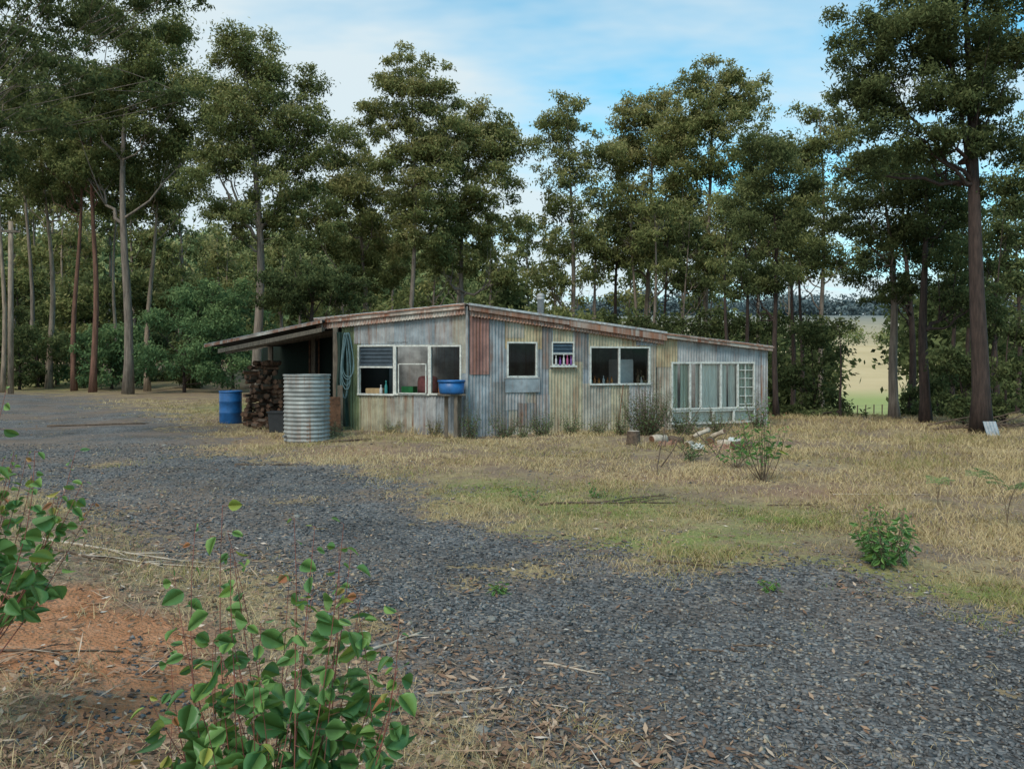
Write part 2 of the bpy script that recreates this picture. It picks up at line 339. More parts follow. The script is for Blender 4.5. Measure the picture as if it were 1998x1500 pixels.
# ---------------------------------------------------------------- house
class Wall:
    def __init__(s,A,B):
        s.A=np.array(A,float); s.B=np.array(B,float); s.L=np.linalg.norm(s.B-s.A); s.d=(s.B-s.A)/s.L; s.n=np.array([s.d[1],-s.d[0]])
    def s_(s,px):
        u=(px-999)/F; return (u*s.A[1]-s.A[0])/(s.d[0]-u*s.d[1])
    def z_(s,px,py): y=s.A[1]+s.s_(px)*s.d[1]; return PZ(py,y)
    def P(s,t,z,o=0.): q=s.A+s.d*t+s.n*o; return (q[0],q[1],z)
    def box(s,mb,s0,s1,z0,z1,o0,o1,z0b=None,z1b=None):
        z0b=z0 if z0b is None else z0b; z1b=z1 if z1b is None else z1b
        return mb.hexa([s.P(s0,z0,o1),s.P(s1,z0b,o1),s.P(s1,z0b,o0),s.P(s0,z0,o0),s.P(s0,z1,o1),s.P(s1,z1b,o1),s.P(s1,z1b,o0),s.P(s0,z1,o0)])
Apt=(PX(668,19.0),19.0); Cpt=(-.99,17.7); Ept=(PX(1495,20.4),20.4)
WL=Wall(Apt,Cpt); WR=Wall(Cpt,Ept)
def topL(px): return 600+(912-px)*.118
def topR(px): return 606+(px-912)*.148 if px<1292 else 658+(px-1292)*.115
house=empty('corrugated_iron_shack',(-.99,17.7,0),'long low shack of patched rusty corrugated iron sheets with white framed windows','house')
holes={id(WL):[],id(WR):[]}
def hole(w,x0,x1,y0,y1):
    xm=(x0+x1)/2; holes[id(w)].append((w.s_(x0),w.s_(x1),w.z_(xm,y1),w.z_(xm,y0)))
hole(WL,700,902,673,771)
hole(WR,988,1047,667,736); hole(WR,1075,1119,667,713); hole(WR,1149,1267,676,751); hole(WR,1308,1471,706,826)
def sheet(w,x0,x1,y0,y1,off,m,name='wall_sheet',amp=.0115,pitch=.076,label=None):
    s0,s1=w.s_(x0),w.s_(x1); tp=topL if w is WL else topR
    zt0=w.z_(x0,tp(x0)) if y0 is None else w.z_(x0,y0); zt1=w.z_(x1,tp(x1)) if y0 is None else w.z_(x1,y0)
    zb=(-.06 if y1 is None else w.z_((x0+x1)/2,y1))
    n=max(4,int((s1-s0)/(pitch/6))); V=[];Fs=[]
    ss=np.linspace(s0,s1,n+1); oo=off+amp*np.sin(ss*2*PI/pitch)
    r=np.random.default_rng(int(x0*7+s0*100)%9999); jag=r.uniform(-.02,.02)
    for k in range(n):
        sm_=(ss[k]+ss[k+1])/2; zt=zt0+(zt1-zt0)*(sm_-s0)/(s1-s0)
        iv=[(zb+jag,zt)]
        for (a,b_,c_,d_) in holes[id(w)]:
            if a<sm_<b_:
                nv=[]
                for (p,q) in iv:
                    if d_<=p or c_>=q: nv.append((p,q)); continue
                    if c_>p: nv.append((p,c_))
                    if d_<q: nv.append((d_,q))
                iv=nv
        for (p,q) in iv:
            if q-p<.01: continue
            kk=len(V); V+=[w.P(ss[k],p,oo[k]),w.P(ss[k+1],p,oo[k+1]),w.P(ss[k+1],q,oo[k+1]),w.P(ss[k],q,oo[k])]; Fs.append((kk,kk+1,kk+2,kk+3))
    mb=MB(); mb.v=V; mb.f=Fs
    o=mb.build(name,M[m],house)
    if label: o['label']=label
    return o
for a in [(WL,668,706,None,None,.02,'greensheet'),(WL,704,792,None,690,.02,'zincblue'),(WL,692,770,None,672,.028,'zinc'),(WL,786,850,None,672,.028,'zincblue'),(WL,846,914,None,676,.02,'zinc'),
          (WL,702,760,768,None,.02,'cream'),(WL,756,812,768,None,.026,'creamgrey'),(WL,808,852,768,None,.032,'zinc'),(WL,848,912,676,None,.02,'zincblue'),(WL,884,912,None,728,.03,'creamgrey'),
          (WR,912,962,None,None,.02,'zincblue'),(WR,958,992,None,None,.026,'zincblue'),(WR,962,988,745,None,.034,'zincdark'),(WR,984,1060,None,680,.03,'yellow'),(WR,986,1022,None,660,.036,'creamgrey'),(WR,956,1058,732,None,.02,'creamgrey'),
          (WR,1046,1078,None,None,.026,'zincblue'),(WR,1056,1076,None,720,.034,'zincdark'),(WR,1074,1124,None,690,.02,'cream'),(WR,1070,1136,706,None,.032,'cream'),(WR,1118,1152,None,None,.02,'zincblue'),(WR,1046,1072,770,None,.034,'zinc'),
          (WR,1120,1146,None,720,.026,'zincdark'),(WR,1148,1212,None,690,.026,'cream'),(WR,1208,1272,None,690,.02,'yellow'),(WR,1240,1282,None,674,.032,'zincblue'),(WR,1134,1190,748,None,.026,'creamgrey'),(WR,1186,1230,748,None,.02,'cream'),
          (WR,1226,1272,745,None,.028,'zinc'),(WR,1262,1292,None,None,.022,'creamgrey'),(WR,1280,1320,None,716,.032,'yellow'),(WR,1290,1312,700,None,.02,'creamgrey'),
          (WR,1314,1400,None,712,.02,'zinc'),(WR,1396,1495,None,712,.026,'zincblue'),(WR,1468,1495,690,None,.02,'zinc'),(WR,1304,1474,822,None,.02,'creamgrey')]:
    sheet(*a)
sheet(WR,915,954,612,729,.045,'redsheet',label='faded red corrugated sheet beside the corner')
sheet(WR,1008,1046,786,832,.045,'zincdark',label='small dull grey patch sheet near the ground')
sheet(WR,986,1024,764,800,.038,'zinc',label='overlapping grey patch sheet under the square window')
mb=MB(); WR.box(mb,WR.s_(984),WR.s_(1052),WR.z_(1018,765),WR.z_(1018,739),.055,.07); mb.build('patch_panel',M['zincblue'],house)
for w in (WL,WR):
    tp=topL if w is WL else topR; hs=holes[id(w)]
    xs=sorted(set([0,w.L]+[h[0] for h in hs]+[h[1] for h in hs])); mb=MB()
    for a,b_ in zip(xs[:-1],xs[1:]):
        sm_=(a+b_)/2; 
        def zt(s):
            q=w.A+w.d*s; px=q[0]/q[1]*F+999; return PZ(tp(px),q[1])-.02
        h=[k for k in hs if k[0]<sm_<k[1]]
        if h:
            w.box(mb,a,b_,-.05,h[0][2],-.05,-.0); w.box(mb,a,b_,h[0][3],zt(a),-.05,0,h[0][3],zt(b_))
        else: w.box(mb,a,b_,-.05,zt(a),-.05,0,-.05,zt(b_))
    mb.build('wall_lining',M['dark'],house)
B1=np.array([Apt[0]+.2,25.0]); B2=np.array([-.9,24.4]); B3=np.array([Ept[0]-.4,25.6])
def vwall(p,q,z0,z1p,z1q,m,name,th=.04):
    w=Wall(p,q); mb=MB(); w.box(mb,0,w.L,z0,z1p,-th,0,z0,z1q); return mb.build(name,M[m],house)
zA=WL.z_(668,topL(668)); zC=WL.z_(912,topL(912)); zE=WR.z_(1495,topR(1495))
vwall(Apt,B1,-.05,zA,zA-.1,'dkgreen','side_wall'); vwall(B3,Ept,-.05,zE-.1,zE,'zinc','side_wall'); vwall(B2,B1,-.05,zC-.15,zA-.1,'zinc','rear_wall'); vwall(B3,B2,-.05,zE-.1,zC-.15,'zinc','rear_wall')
mb=MB(); mb.add([(Apt[0],Apt[1]+.1,.03),(Cpt[0],Cpt[1]+.1,.03),(Ept[0],Ept[1]+.1,.03),(B3[0],B3[1],.03),(B2[0],B2[1],.03),(B1[0],B1[1],.03)],[(0,1,2,3,4,5)]); mb.build('floor',M['timber'],house)
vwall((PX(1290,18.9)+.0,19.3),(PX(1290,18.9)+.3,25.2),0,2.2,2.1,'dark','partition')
def roofseg(w,x0,y0,x1,y1,back,dz,m='roof',name='roof_sheet',over=.18):
    s0,s1=w.s_(x0),w.s_(x1); z0,z1=w.z_(x0,y0),w.z_(x1,y1); nn=int(back*13.15*4)
    V=[];Fs=[]
    for k in range(nn+1):
        t=k/nn; dpt=over-t*(back+over); wob=.012*math.sin(t*back*2*PI/.076)
        for s,z in ((s0,z0),(s1,z1)): V.append(w.P(s,z+dz*t+wob,dpt))
    for k in range(nn): Fs.append((2*k,2*k+1,2*k+3,2*k+2))
    mb=MB(); mb.v=V; mb.f=Fs; return mb.build(name,M[m],house)
roofseg(WL,620,622,913,593,6.6,-.1); roofseg(WR,911,593,1292,648,6.6,-.1); roofseg(WR,1286,650,1500,676,6.0,-.1)
def barge(w,x0,y0,x1,y1,hpx,off0,off1,m,name='barge_board'):
    s0,s1=w.s_(x0),w.s_(x1); mb=MB(); w.box(mb,s0,s1,w.z_(x0,y0+hpx),w.z_(x0,y0),off0,off1,w.z_(x1,y1+hpx),w.z_(x1,y1)); return mb.build(name,M[m],house)
barge(WL,622,625,913,596,7,.14,.17,'palerust'); barge(WL,622,622,914,593,3,.12,.20,'rust','roof_flashing')
barge(WR,912,597,1110,626,9,.14,.17,'rust'); barge(WR,1106,624,1294,652,13,.15,.18,'rust'); barge(WR,911,593,1294,648,3.5,.12,.20,'roof','roof_flashing')
barge(WR,1290,653,1500,679,6,.14,.17,'palerust'); barge(WR,1288,650,1501,676,3,.12,.20,'rust','roof_flashing')
def verge(w,x0,x1,ya,yb,sl,o0,m,n=280):
    s0,s1=w.s_(x0),w.s_(x1); V=[];Fs=[]
    for k in range(n+1):
        t=k/n; s=s0+(s1-s0)*t; px=x0+(x1-x0)*t; o=o0+.014*math.sin(s*2*PI/.076)
        V+=[w.P(s,w.z_(px,ya+(px-x0)*sl)+.008*math.sin(s*2*PI/.076),o+.03),w.P(s,w.z_(px,yb+(px-x0)*sl),o)]
        if k<n: Fs.append((2*k,2*k+2,2*k+3,2*k+1))
    mb=MB(); mb.v=V; mb.f=Fs; mb.build('verge_flashing',M[m],house)
verge(WL,624,912,644,630,-.105,.10,'palerust'); verge(WR,914,1292,617,605,.146,.09,'rust')
mb=MB(); mb.box((Cpt[0]-.01,Cpt[1]-.045,1.42),(.05,.05,2.9)); mb.build('corner_trim',M['zinc'],house)
def window(w,x0,x1,y0,y1,mull=(),hm=(),fr=.05,pane=True,label=None):
    s0,s1=w.s_(x0),w.s_(x1); xm=(x0+x1)/2; z0,z1=w.z_(xm,y1),w.z_(xm,y0); mb=MB(); o0,o1=-.03,.055
    w.box(mb,s0,s1,z1-fr,z1,o0,o1); w.box(mb,s0,s1,z0,z0+fr,o0,o1+.02); w.box(mb,s0,s0+fr,z0+fr,z1-fr,o0,o1); w.box(mb,s1-fr,s1,z0+fr,z1-fr,o0,o1)
    for mx_ in mull: q=w.s_(mx_); w.box(mb,q-fr*.55,q+fr*.55,z0+fr,z1-fr,o0+.005,o1-.006)
    for my in hm: q=w.z_(xm,my); w.box(mb,s0+fr,s1-fr,q-.02,q+.02,o0+.008,o1-.012)
    f=mb.build('window',M['white'],house,label=label)
    if pane:
        g=MB(); g.add([w.P(s0+fr*.9,z0+fr*.9,.01),w.P(s1-fr*.9,z0+fr*.9,.01),w.P(s1-fr*.9,z1-fr*.9,.01),w.P(s0+fr*.9,z1-fr*.9,.01)],[(0,1,2,3)]); g.build('pane',M['glass'],f)
    return f
def louvres(w,x0,x1,y0,y1,n,f):
    s0,s1=w.s_(x0),w.s_(x1); xm=(x0+x1)/2
    for k in range(n):
        z=w.z_(xm,y0+(y1-y0)*(k+.5)/n); h=abs(w.z_(xm,y0)-w.z_(xm,y1))/n; mb=MB()
        mb.hexa([w.P(s0,z-h*.5,.045),w.P(s1,z-h*.5,.045),w.P(s1,z-h*.5,.04),w.P(s0,z-h*.5,.04),w.P(s0,z+h*.42,.02),w.P(s1,z+h*.42,.02),w.P(s1,z+h*.42,.015),w.P(s0,z+h*.42,.015)])
        mb.build('louvre',M['louvre'],f)
f1=window(WL,700,772,673,771,(),(716,),.04,label='left window with louvres above an open lower half',pane=False); louvres(WL,704,767,677,714,5,f1)
window(WL,772,840,673,771,label='middle window of the left wall',fr=.04); window(WL,840,902,673,771,(),(),label='window nearest the house corner on the left wall',fr=.04)
window(WR,988,1047,667,736,label='small square dark window right of the corner',fr=.035); f2=window(WR,1075,1119,667,713,(),(690,),.03,False,label='small louvred window with bottles on its sill'); louvres(WR,1078,1116,670,690,3,f2)
window(WR,1149,1267,676,751,(1207,),label='wide two pane window with bottles on its sill',fr=.04)
window(WR,1308,1471,706,798,(1345,1366,1405,1438),(),.045,label='long sunroom window with faded curtains')
window(WR,1308,1471,798.5,826,(1345,1390,1430),(),.045,label='row of low panes under the sunroom window')
mb=MB()
for q in (722,738,755,772,788): z=WR.z_(1456,q); WR.box(mb,WR.s_(1442),WR.s_(1467),z-.01,z+.01,-.02,.03)
WR.box(mb,WR.s_(1453)-.01,WR.s_(1453)+.01,WR.z_(1456,794),WR.z_(1456,710),-.018,.028)
mb.build('glazing_bars',M['white'],house)
def curtain(x0,x1,y0,y1,m,off=-.06):
    w=WR; s0,s1=w.s_(x0),w.s_(x1); V=[];Fs=[]; n=60
    for k in range(n+1):
        s=s0+(s1-s0)*k/n; o=off+.018*math.sin(s*60)+.008*math.sin(s*140+1); V+=[w.P(s,w.z_(x0,y1),o),w.P(s,w.z_(x0,y0),o)]
        if k<n: Fs.append((2*k,2*k+2,2*k+3,2*k+1))
    mb=MB(); mb.v=V; mb.f=Fs; mb.build('curtain',M[m],house,True)
for a in [(1309,1324,706,798,'curtaingreen'),(1329,1344,706,798,'curtaingreen'),(1347,1351,706,798,'curtain'),(1359,1404,706,798,'curtain'),(1408,1420,706,798,'curtain'),(1424,1437,706,798,'curtain'),(1439,1470,706,798,'curtaingreen'),(1310,1470,800,826,'curtain')]: curtain(*a)
mb=MB(); WL.box(mb,WL.s_(704),WL.s_(898),WL.z_(800,770)-.06,WL.z_(800,770)-.02,-.7,-.06); mb.build('bench',M['box'],house)
mb=MB(); WR.box(mb,WR.s_(1150),WR.s_(1266),WR.z_(1207,750)-.03,WR.z_(1207,750),-.4,-.06); mb.build('bench',M['timber'],house)
mb=MB(); WR.box(mb,WR.s_(1072),WR.s_(1122),WR.z_(1097,713)-.04,WR.z_(1097,713)-.0,.02,.13); mb.build('window_sill',M['white'],house)
mb=MB(); WR.box(mb,WR.s_(984),WR.s_(1051),WR.z_(1018,737)-.02,WR.z_(1018,737)+.01,.03,.08); mb.build('window_sill',M['zinc'],house)
fx_,fy_=PX(1055,20.2),20.2; mb=MB(); mb.lathe((fx_,fy_,0),[(.085,2.2),(.085,PZ(585,fy_)),(.10,PZ(585,fy_)),(.10,PZ(581,fy_)),(.07,PZ(580,fy_))],16); fl=mb.build('flue',M['zinc'],house,True)
mb=MB(); mb.lathe((fx_,fy_,0),[(.07,PZ(582,fy_)),(.11,PZ(577,fy_)),(.07,PZ(573,fy_)),(.0,PZ(572,fy_))],16); mb.build('flue_cap',M['zinc'],fl,True)
mb=MB(); r=random.Random(3); pts=[]
for k in range(40):
    a=757+k*1.05; s=WL.s_(a); pts.append(WL.P(s,WL.z_(a,668+(-2.2 if k%2 else 1.8)*r.uniform(.2,1)),.043))
mb.tube(pts,.004,4); mb.build('faded_paint_mark',M['mark'],house)
# porch
def P3(px,py,D): return (PX(px,D),D,PZ(py,D))
fL=P3(398,676,18.9); fR=P3(628,628,18.7)
def slab(c,th,m,name,parent=house):
    mb=MB(); mb.hexa([(p[0],p[1],p[2]-th) for p in c]+list(c)); return mb.build(name,M[m],parent)
bL=(fL[0]+1.6,24.0,fL[2]+.10); bR=(fR[0]+.3,24.6,fR[2]+.02)
nn=240; V=[];Fs=[]
for k in range(nn+1):
    t=k/nn; wob=.010*math.sin(t*5.4*2*PI/.076)+.05
    for p,q in((fL,bL),(fR,bR)): V.append(tuple(np.array(p)*(1-t)+np.array(q)*t+np.array([0,0,wob])))
    if k<nn: Fs.append((2*k,2*k+1,2*k+3,2*k+2))
mb=MB(); mb.v=V; mb.f=Fs; mb.build('porch_roof',M['roof'],house)
slab([(fL[0]+.05,fL[1]+.03,fL[2]+.03),(fR[0],fR[1]+.03,fR[2]+.03),(bR[0],bR[1],bR[2]+.02),(bL[0],bL[1],bL[2]+.02)],.03,'dark','porch_lining')
def beam(p,q,zl,zh,dy,m,name):
    a=np.array(p); b=np.array(q); mb=MB(); mb.hexa([tuple(a+(0,0,zl)),tuple(b+(0,0,zl)),tuple(b+(0,dy,zl)),tuple(a+(0,dy,zl)),tuple(a+(0,0,zh)),tuple(b+(0,0,zh)),tuple(b+(0,dy,zh)),tuple(a+(0,dy,zh))]); mb.build(name,M[m],house)
beam(P3(425,685,18.85),P3(628,643,18.7),-.05,.05,.06,'timber','porch_beam'); beam(P3(398,677,18.87),P3(628,629,18.67),-.01,.055,.03,'palerust','porch_flashing')
for k in range(4):
    t=(k+.5)/4; a=np.array(P3(440,683,18.95+k*1.2)); b=np.array((fR[0],18.95+k*1.2,fR[2]-.1)); beam(a,b,-.1,-.02,.05,'timber','porch_rafter')
for q,(px_,D_,zt) in enumerate([(655,18.9,2.45),(612,21.5,2.4),(528,21.4,2.2)]):
    mb=MB(); mb.box((PX(px_,D_),D_,zt/2),(.11,.11,zt)); mb.build('porch_post',M['timber'],house)
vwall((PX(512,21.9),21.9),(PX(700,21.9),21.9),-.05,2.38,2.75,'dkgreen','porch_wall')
w=Wall((PX(522,21.85),21.85),(PX(700,21.85),21.85)); mb=MB()
for (a,b_,c_,d_) in [(603,606,664,812),(621,624,664,812),(603,624,661,665)]: w.box(mb,w.s_(a),w.s_(b_),w.z_(610,d_),w.z_(610,c_),0,.04)
dr=mb.build('door',M['woodend'],house); mb=MB(); w.box(mb,w.s_(606),w.s_(621),w.z_(610,812),w.z_(610,664),0,.02); mb.build('door_panel',M['dark'],dr)
V=[];Fs=[]; na,nb_=16,10
for ia in range(na+1):
    for ib in range(nb_+1):
        px_=657+ia/na*26+2*math.sin(ib*.7); z=PZ(648,18.7)*(1-ib/nb_)+.12*(ib/nb_); V.append((PX(px_,18.75),18.72+.05*math.sin(ia*1.3+ib*.3),z))
for ia in range(na):
    for ib in range(nb_): q=ia*(nb_+1)+ib; Fs.append((q,q+1,q+nb_+2,q+nb_+1))
mb=MB(); mb.v=V; mb.f=Fs; o=mb.build('tarpaulin',M['tarp'],None,True,V[0]); tag(o,'dark green tarpaulin hanging at the left end of the corrugated wall','tarpaulin')
# ---------------------------------------------------------------- props
tx,ty=PX(599,16.8),16.8; tz=g1(tx,ty)
tank=empty('water_tank',(tx,ty,tz),'round galvanised corrugated water tank standing in front of the porch','tank')
H=1.37; rr_=.47; n=128; prof=[(rr_+.011*math.sin(k/n*H*2*PI/.086),k/n*H) for k in range(n+1)]
mb=MB(); mb.lathe((tx,ty,tz),prof,56); mb.build('body',M['tank'],tank,True)
mb=MB(); mb.lathe((tx,ty,tz),[(rr_-.02,H-.01),(rr_+.022,H-.01),(rr_+.022,H+.025),(rr_-.02,H+.025),(rr_-.02,H-.01)],56); mb.build('rim',M['tank'],tank)
mb=MB(); mb.lathe((tx,ty,tz),[(rr_-.02,H-.08),(.0,H-.06)],40); mb.build('lid',M['zincdark'],tank)
mb=MB(); mb.tube([(tx-.35,ty-.34,tz+.12),(tx-.38,ty-.42,tz+.12)],.025,8); mb.build('outlet',M['zincdark'],tank)
def drum(px,D,rad,h,label,m):
    x=PX(px,D); z=g1(x,D); t=empty('plastic_drum',(x,D,z),label,'drum')
    mb=MB(); mb.lathe((x,D,z),[(0,0),(rad*.95,0),(rad,.03),(rad,h*.32),(rad*1.03,h*.34),(rad,h*.36),(rad,h*.66),(rad*1.03,h*.68),(rad,h*.7),(rad,h-.03),(rad*.96,h)],28); mb.build('body',M[m],t,True)
    mb=MB(); mb.lathe((x,D,z),[(rad*1.02,h-.05),(rad*1.05,h-.03),(rad*1.05,h),(rad*.92,h+.005),(rad*.9,h-.05),(0,h-.045)],28); mb.build('rim',M[m],t,True)
drum(450,21.5,.29,.88,'blue plastic drum standing at the left end of the woodpile','blue')
x,y=PX(881,17.35),17.35; z=PZ(768,y); t=empty('plastic_tub',(x,y,z),'blue plastic tub resting on the timber stand below the corner window','tub')
mb=MB(); mb.lathe((x,y,z),[(0,.0),(.25,0),(.27,.04),(.285,.27),(.27,.27),(.25,.05),(0,.04)],28); mb.build('body',M['blue'],t,True)
mb=MB(); mb.lathe((x,y,z),[(.285,.25),(.305,.255),(.305,.295),(.28,.295),(.275,.25)],28); mb.build('rim',M['blue'],t,True)
t=empty('timber_stand',(x,y,0),'rough timber stand carrying the blue tub','stand')
mb=MB(); mb.box((x,y,z-.02),(.52,.42,.035),.4); mb.build('top_board',M['timber'],t)
for dx,dy in((.1,-.12),(-.12,.06),(.16,.1)):
    mb=MB(); mb.box((x+dx,y+dy,(z-.04)/2),(.08,.08,z-.04)); mb.build('leg',M['timber'],t)
r=random.Random(5)
for k in range(3):
    x0_,y0_=PX(673+k*4,18.66),18.62-.03*k; h=MB(); pts=[]
    for q in range(64*2):
        a=q/64*2*PI; rx_=.075+.022*k+.012*math.sin(q*.13+k); rz_=.74-.10*k+.03*math.sin(q*.07+k*2)
        pts.append((x0_+rx_*math.sin(a)*(1-.5*math.cos(a)),y0_+.02*math.sin(a*.5+k),PZ(650,18.7)-rz_+rz_*math.cos(a)))
    h.tube(pts,.010,6); o=h.build('garden_hose',M['hose'],None,True,(x0_,y0_,PZ(650,18.7)-1.4))
    tag(o,['longest thin loop of blue grey hose hanging over the green tarpaulin','middle coil of blue grey hose hanging over the green tarpaulin','shortest coil of blue grey hose hanging nearest the louvred window'][k],'hose','hoses hanging on the wall')
def logmesh(seed):
    r=random.Random(seed); n=r.choice([3,4,5,7]); L_=.38; rad=r.uniform(.05,.08); vs=[];a0=r.uniform(0,6)
    ang=[a0+2*PI*k/n+r.uniform(-.25,.25) for k in range(n)]; rs=[rad*r.uniform(.8,1.15) for _ in ang]
    for y in(-L_/2,L_/2): vs+=[(q*math.cos(a),y,q*math.sin(a)) for a,q in zip(ang,rs)]
    me=bpy.data.meshes.new('firewood_log'); me.from_pydata(vs,[],[tuple(range(n)),tuple(range(n,2*n))[::-1]]+[(k,k+n,(k+1)%n+n,(k+1)%n) for k in range(n)])
    me.materials.append(M['woodend']); me.materials.append(M['barkwood'])
    for p in me.polygons: p.material_index=0 if p.index<2 else (p.index%2)
    return me
lm_=[logmesh(s) for s in range(9)]
for row in range(14):
    for c_ in range(8 if row<10 else 5):
        x=PX(480,20.2)+c_*.122+(row%2)*.05+row*.012; z=.07+row*.118
        o=bpy.data.objects.new('firewood_log',r.choice(lm_)); COL.objects.link(o); o.location=(x+r.uniform(-.04,.04),20.3+r.uniform(-.18,.06),z); o.rotation_euler=(r.uniform(-.12,.12),r.uniform(0,6),r.uniform(-1.,1.))
        tag(o,'split firewood log in the tall stack under the porch','log','split logs stacked under the porch')
for k,(px_,D_,z_) in enumerate([(500,19.7,.07),(522,19.6,.07),(540,19.5,.07),(512,19.65,.17)]):
    o=bpy.data.objects.new('firewood_log',lm_[k]); COL.objects.link(o); o.location=(PX(px_,D_),D_,z_); o.rotation_euler=(0,1,r.uniform(.5,1.6)); tag(o,'loose split log lying at the foot of the woodpile','log','loose logs by the woodpile')
x,y=PX(543,18.6),18.6; t=empty('storage_bin',(x,y,0),'black plastic bin between the woodpile and the corrugated tank','bin')
mb=MB(); mb.hexa([(x-.16,y-.16,.0),(x+.16,y-.16,0),(x+.16,y+.16,0),(x-.16,y+.16,0),(x-.19,y-.19,.46),(x+.19,y-.19,.46),(x+.19,y+.19,.46),(x-.19,y+.19,.46)]); mb.build('body',M['black'],t)
mb=MB(); mb.box((x,y,.475),(.43,.43,.03)); mb.build('lid',M['black'],t)
mb=MB(); mb.box((PX(652,18.3),18.3,.42),(.30,.02,.85),.1,.18); o=mb.build('timber_board',M['woodend'],None,False,(PX(652,18.3),18.3,0)); tag(o,'brown board leaning on the wall just right of the tank','board')
mb=MB(); mb.box((PX(664,18.5),18.5,.55),(.12,.02,1.1),.1,.12); o=mb.build('timber_board',M['timber'],None,False,(PX(664,18.5),18.5,0)); tag(o,'narrow grey plank leaning under the hanging hoses','board')
def item(name,w,px,yb,wpx,hpx,dep,off,m,label,cat,group=None,bev=0):
    s=w.s_(px); z=w.z_(px,yb); D=w.A[1]+s*w.d[1]; hw=wpx/F*D/2; h=hpx/F*D
    mb=MB()
    rings=[(1,0),(1.02,.35),(1,.7),(.9,.92),(.6,1.0)] if bev else [(1,0),(1,.93),(.96,1.0)]
    n=12 if bev else 4
    for sc_,t_ in rings:
        for j in range(n):
            a=2*PI*(j+.5)/n; q=1/max(abs(math.cos(a)),abs(math.sin(a))) if not bev else 1
            mb.v.append(w.P(s+hw*sc_*math.cos(a)*q,z+h*t_,off+dep/2*sc_*math.sin(a)*q))
    for i_ in range(len(rings)-1):
        for j in range(n): mb.f.append((i_*n+j,i_*n+(j+1)%n,(i_+1)*n+(j+1)%n,(i_+1)*n+j))
    mb.f.append(tuple((len(rings)-1)*n+j for j in range(n))); mb.f.append(tuple(range(n))[::-1])
    o=mb.build(name,M[m],None,bool(bev),w.P(s,z,off)); return tag(o,label,cat,group)
item('storage_box',WL,722,770,34,12,.25,-.25,'box','flat cardboard box on the bench inside the louvred window','box')
item('cloth_bundle',WL,820,768,44,34,.3,-.35,'cloth','dusty red folded cloth bundle inside the middle window','cloth','',1)
item('cloth_bundle',WL,812,752,36,12,.3,-.6,'clothw','pale folded cloth in the middle window behind the white frame','cloth','',1)
item('plastic_crate',WL,790,768,26,14,.2,-.2,'greenpl','green plastic crate low in the middle window','crate')
item('cloth_bundle',WL,862,768,30,26,.25,-.3,'clothw','crumpled pale cloth inside the window nearest the corner','cloth','',1)
item('storage_box',WL,885,768,20,18,.25,-.45,'box','small brown box at the right end of the corner window','box')
item('refrigerator',WR,1240,751,34,50,.5,-.75,'bwhite','off white fridge standing inside the wide two pane window','fridge')
s0=WL.s_(781); s1=WL.s_(836); mb=MB(); za,zb=WL.z_(800,768),WL.z_(800,709)
for a in((s0,s0+.025,za,zb),(s1-.025,s1,za,zb),(s0,s1,za,za+.025),(s0,s1,zb-.025,zb)): WL.box(mb,*a,.085,.105)
o=mb.build('spare_frame',M['white'],None,False,WL.P((s0+s1)/2,za,.09)); tag(o,'empty white metal frame leaning against the middle window','frame')
def bottle(w,px,yb,hpx,off,m,label,wp=3.2):
    s=w.s_(px); z=w.z_(px,yb); D=w.A[1]+s*w.d[1]; h=hpx/F*D; r_=wp/F*D/2; p=w.P(s,z,off)
    mb=MB(); mb.lathe(p,[(0,0),(r_,0),(r_*1.05,h*.1),(r_,h*.6),(r_*.45,h*.75),(r_*.4,h*.88),(r_*.55,h*.9),(r_*.55,h),(0,h)],12); tag(mb.build('bottle',M[m],None,True,p),label,'bottle')
for px_,h,m_,lb in [(1082,18,'bwhite','white bottle at the left end of the louvred window sill'),(1090,15,'bpurple','short purple bottle second from left on the louvred window sill'),(1097,20,'bwhite','tall white bottle in the middle of the louvred window sill'),(1104,19,'bpink','pink bottle on the louvred window sill'),(1111,17,'bpurple','purple bottle at the right end of the louvred window sill')]:
    bottle(WR,px_,712,h,.09,m_,lb,4)
for px_,h,m_,lb in [(1157,13,'bteal','teal bottle at the left end of the wide window'),(1164,16,'bamber','amber bottle second from left in the wide window'),(1172,12,'borange','orange capped jar third from left in the wide window'),(1181,17,'bwhite','white bottle in the left pane of the wide window'),(1189,13,'bamber','short amber bottle right of the white one in the wide window'),(1197,15,'borange','orange bottle beside the mullion of the wide window'),(1255,14,'bwhite','white bottle at the right end of the wide window')]:
    bottle(WR,px_,750,h,-.1,m_,lb,5)
for px_,h,m_,lb in [(748,26,'bteal','teal bottle at the right side of the louvred window'),(738,18,'bwhite','small white bottle inside the louvred window'),(853,20,'borange','orange bottle at the left edge of the corner window')]:
    bottle(WL,px_,769,h,-.12,m_,lb,6)
def stump(px,py,wpx,hpx,label):
    x,y=W2(px,py); z=g1(x,y); r_=wpx/F*y/2; h=hpx/F*y; t=empty('tree_stump',(x,y,z),label,'stump')
    rr=random.Random(px); n=14; pr=MB(); rs=[r_*rr.uniform(.9,1.1) for _ in range(n)]
    for zz,k in((-.03,1.12),(h*.5,1.0),(h,.97)): pr.v+=[(x+rs[j]*k*math.cos(2*PI*j/n),y+rs[j]*k*math.sin(2*PI*j/n),z+zz) for j in range(n)]
    for i_ in range(2):
        for j in range(n): pr.f.append((i_*n+j,i_*n+(j+1)%n,(i_+1)*n+(j+1)%n,(i_+1)*n+j))
    pr.build('bark',M['barkwood'],t); c=MB(); c.v=[(x+rs[j]*.9*math.cos(2*PI*j/n),y+rs[j]*.9*math.sin(2*PI*j/n),z+h+.004) for j in range(n)]; c.f=[tuple(range(n))]; c.build('cut_face',M['palelog'],t)
stump(1237,868,26,26,'short sawn round standing on the grass in front of the cream sheets')
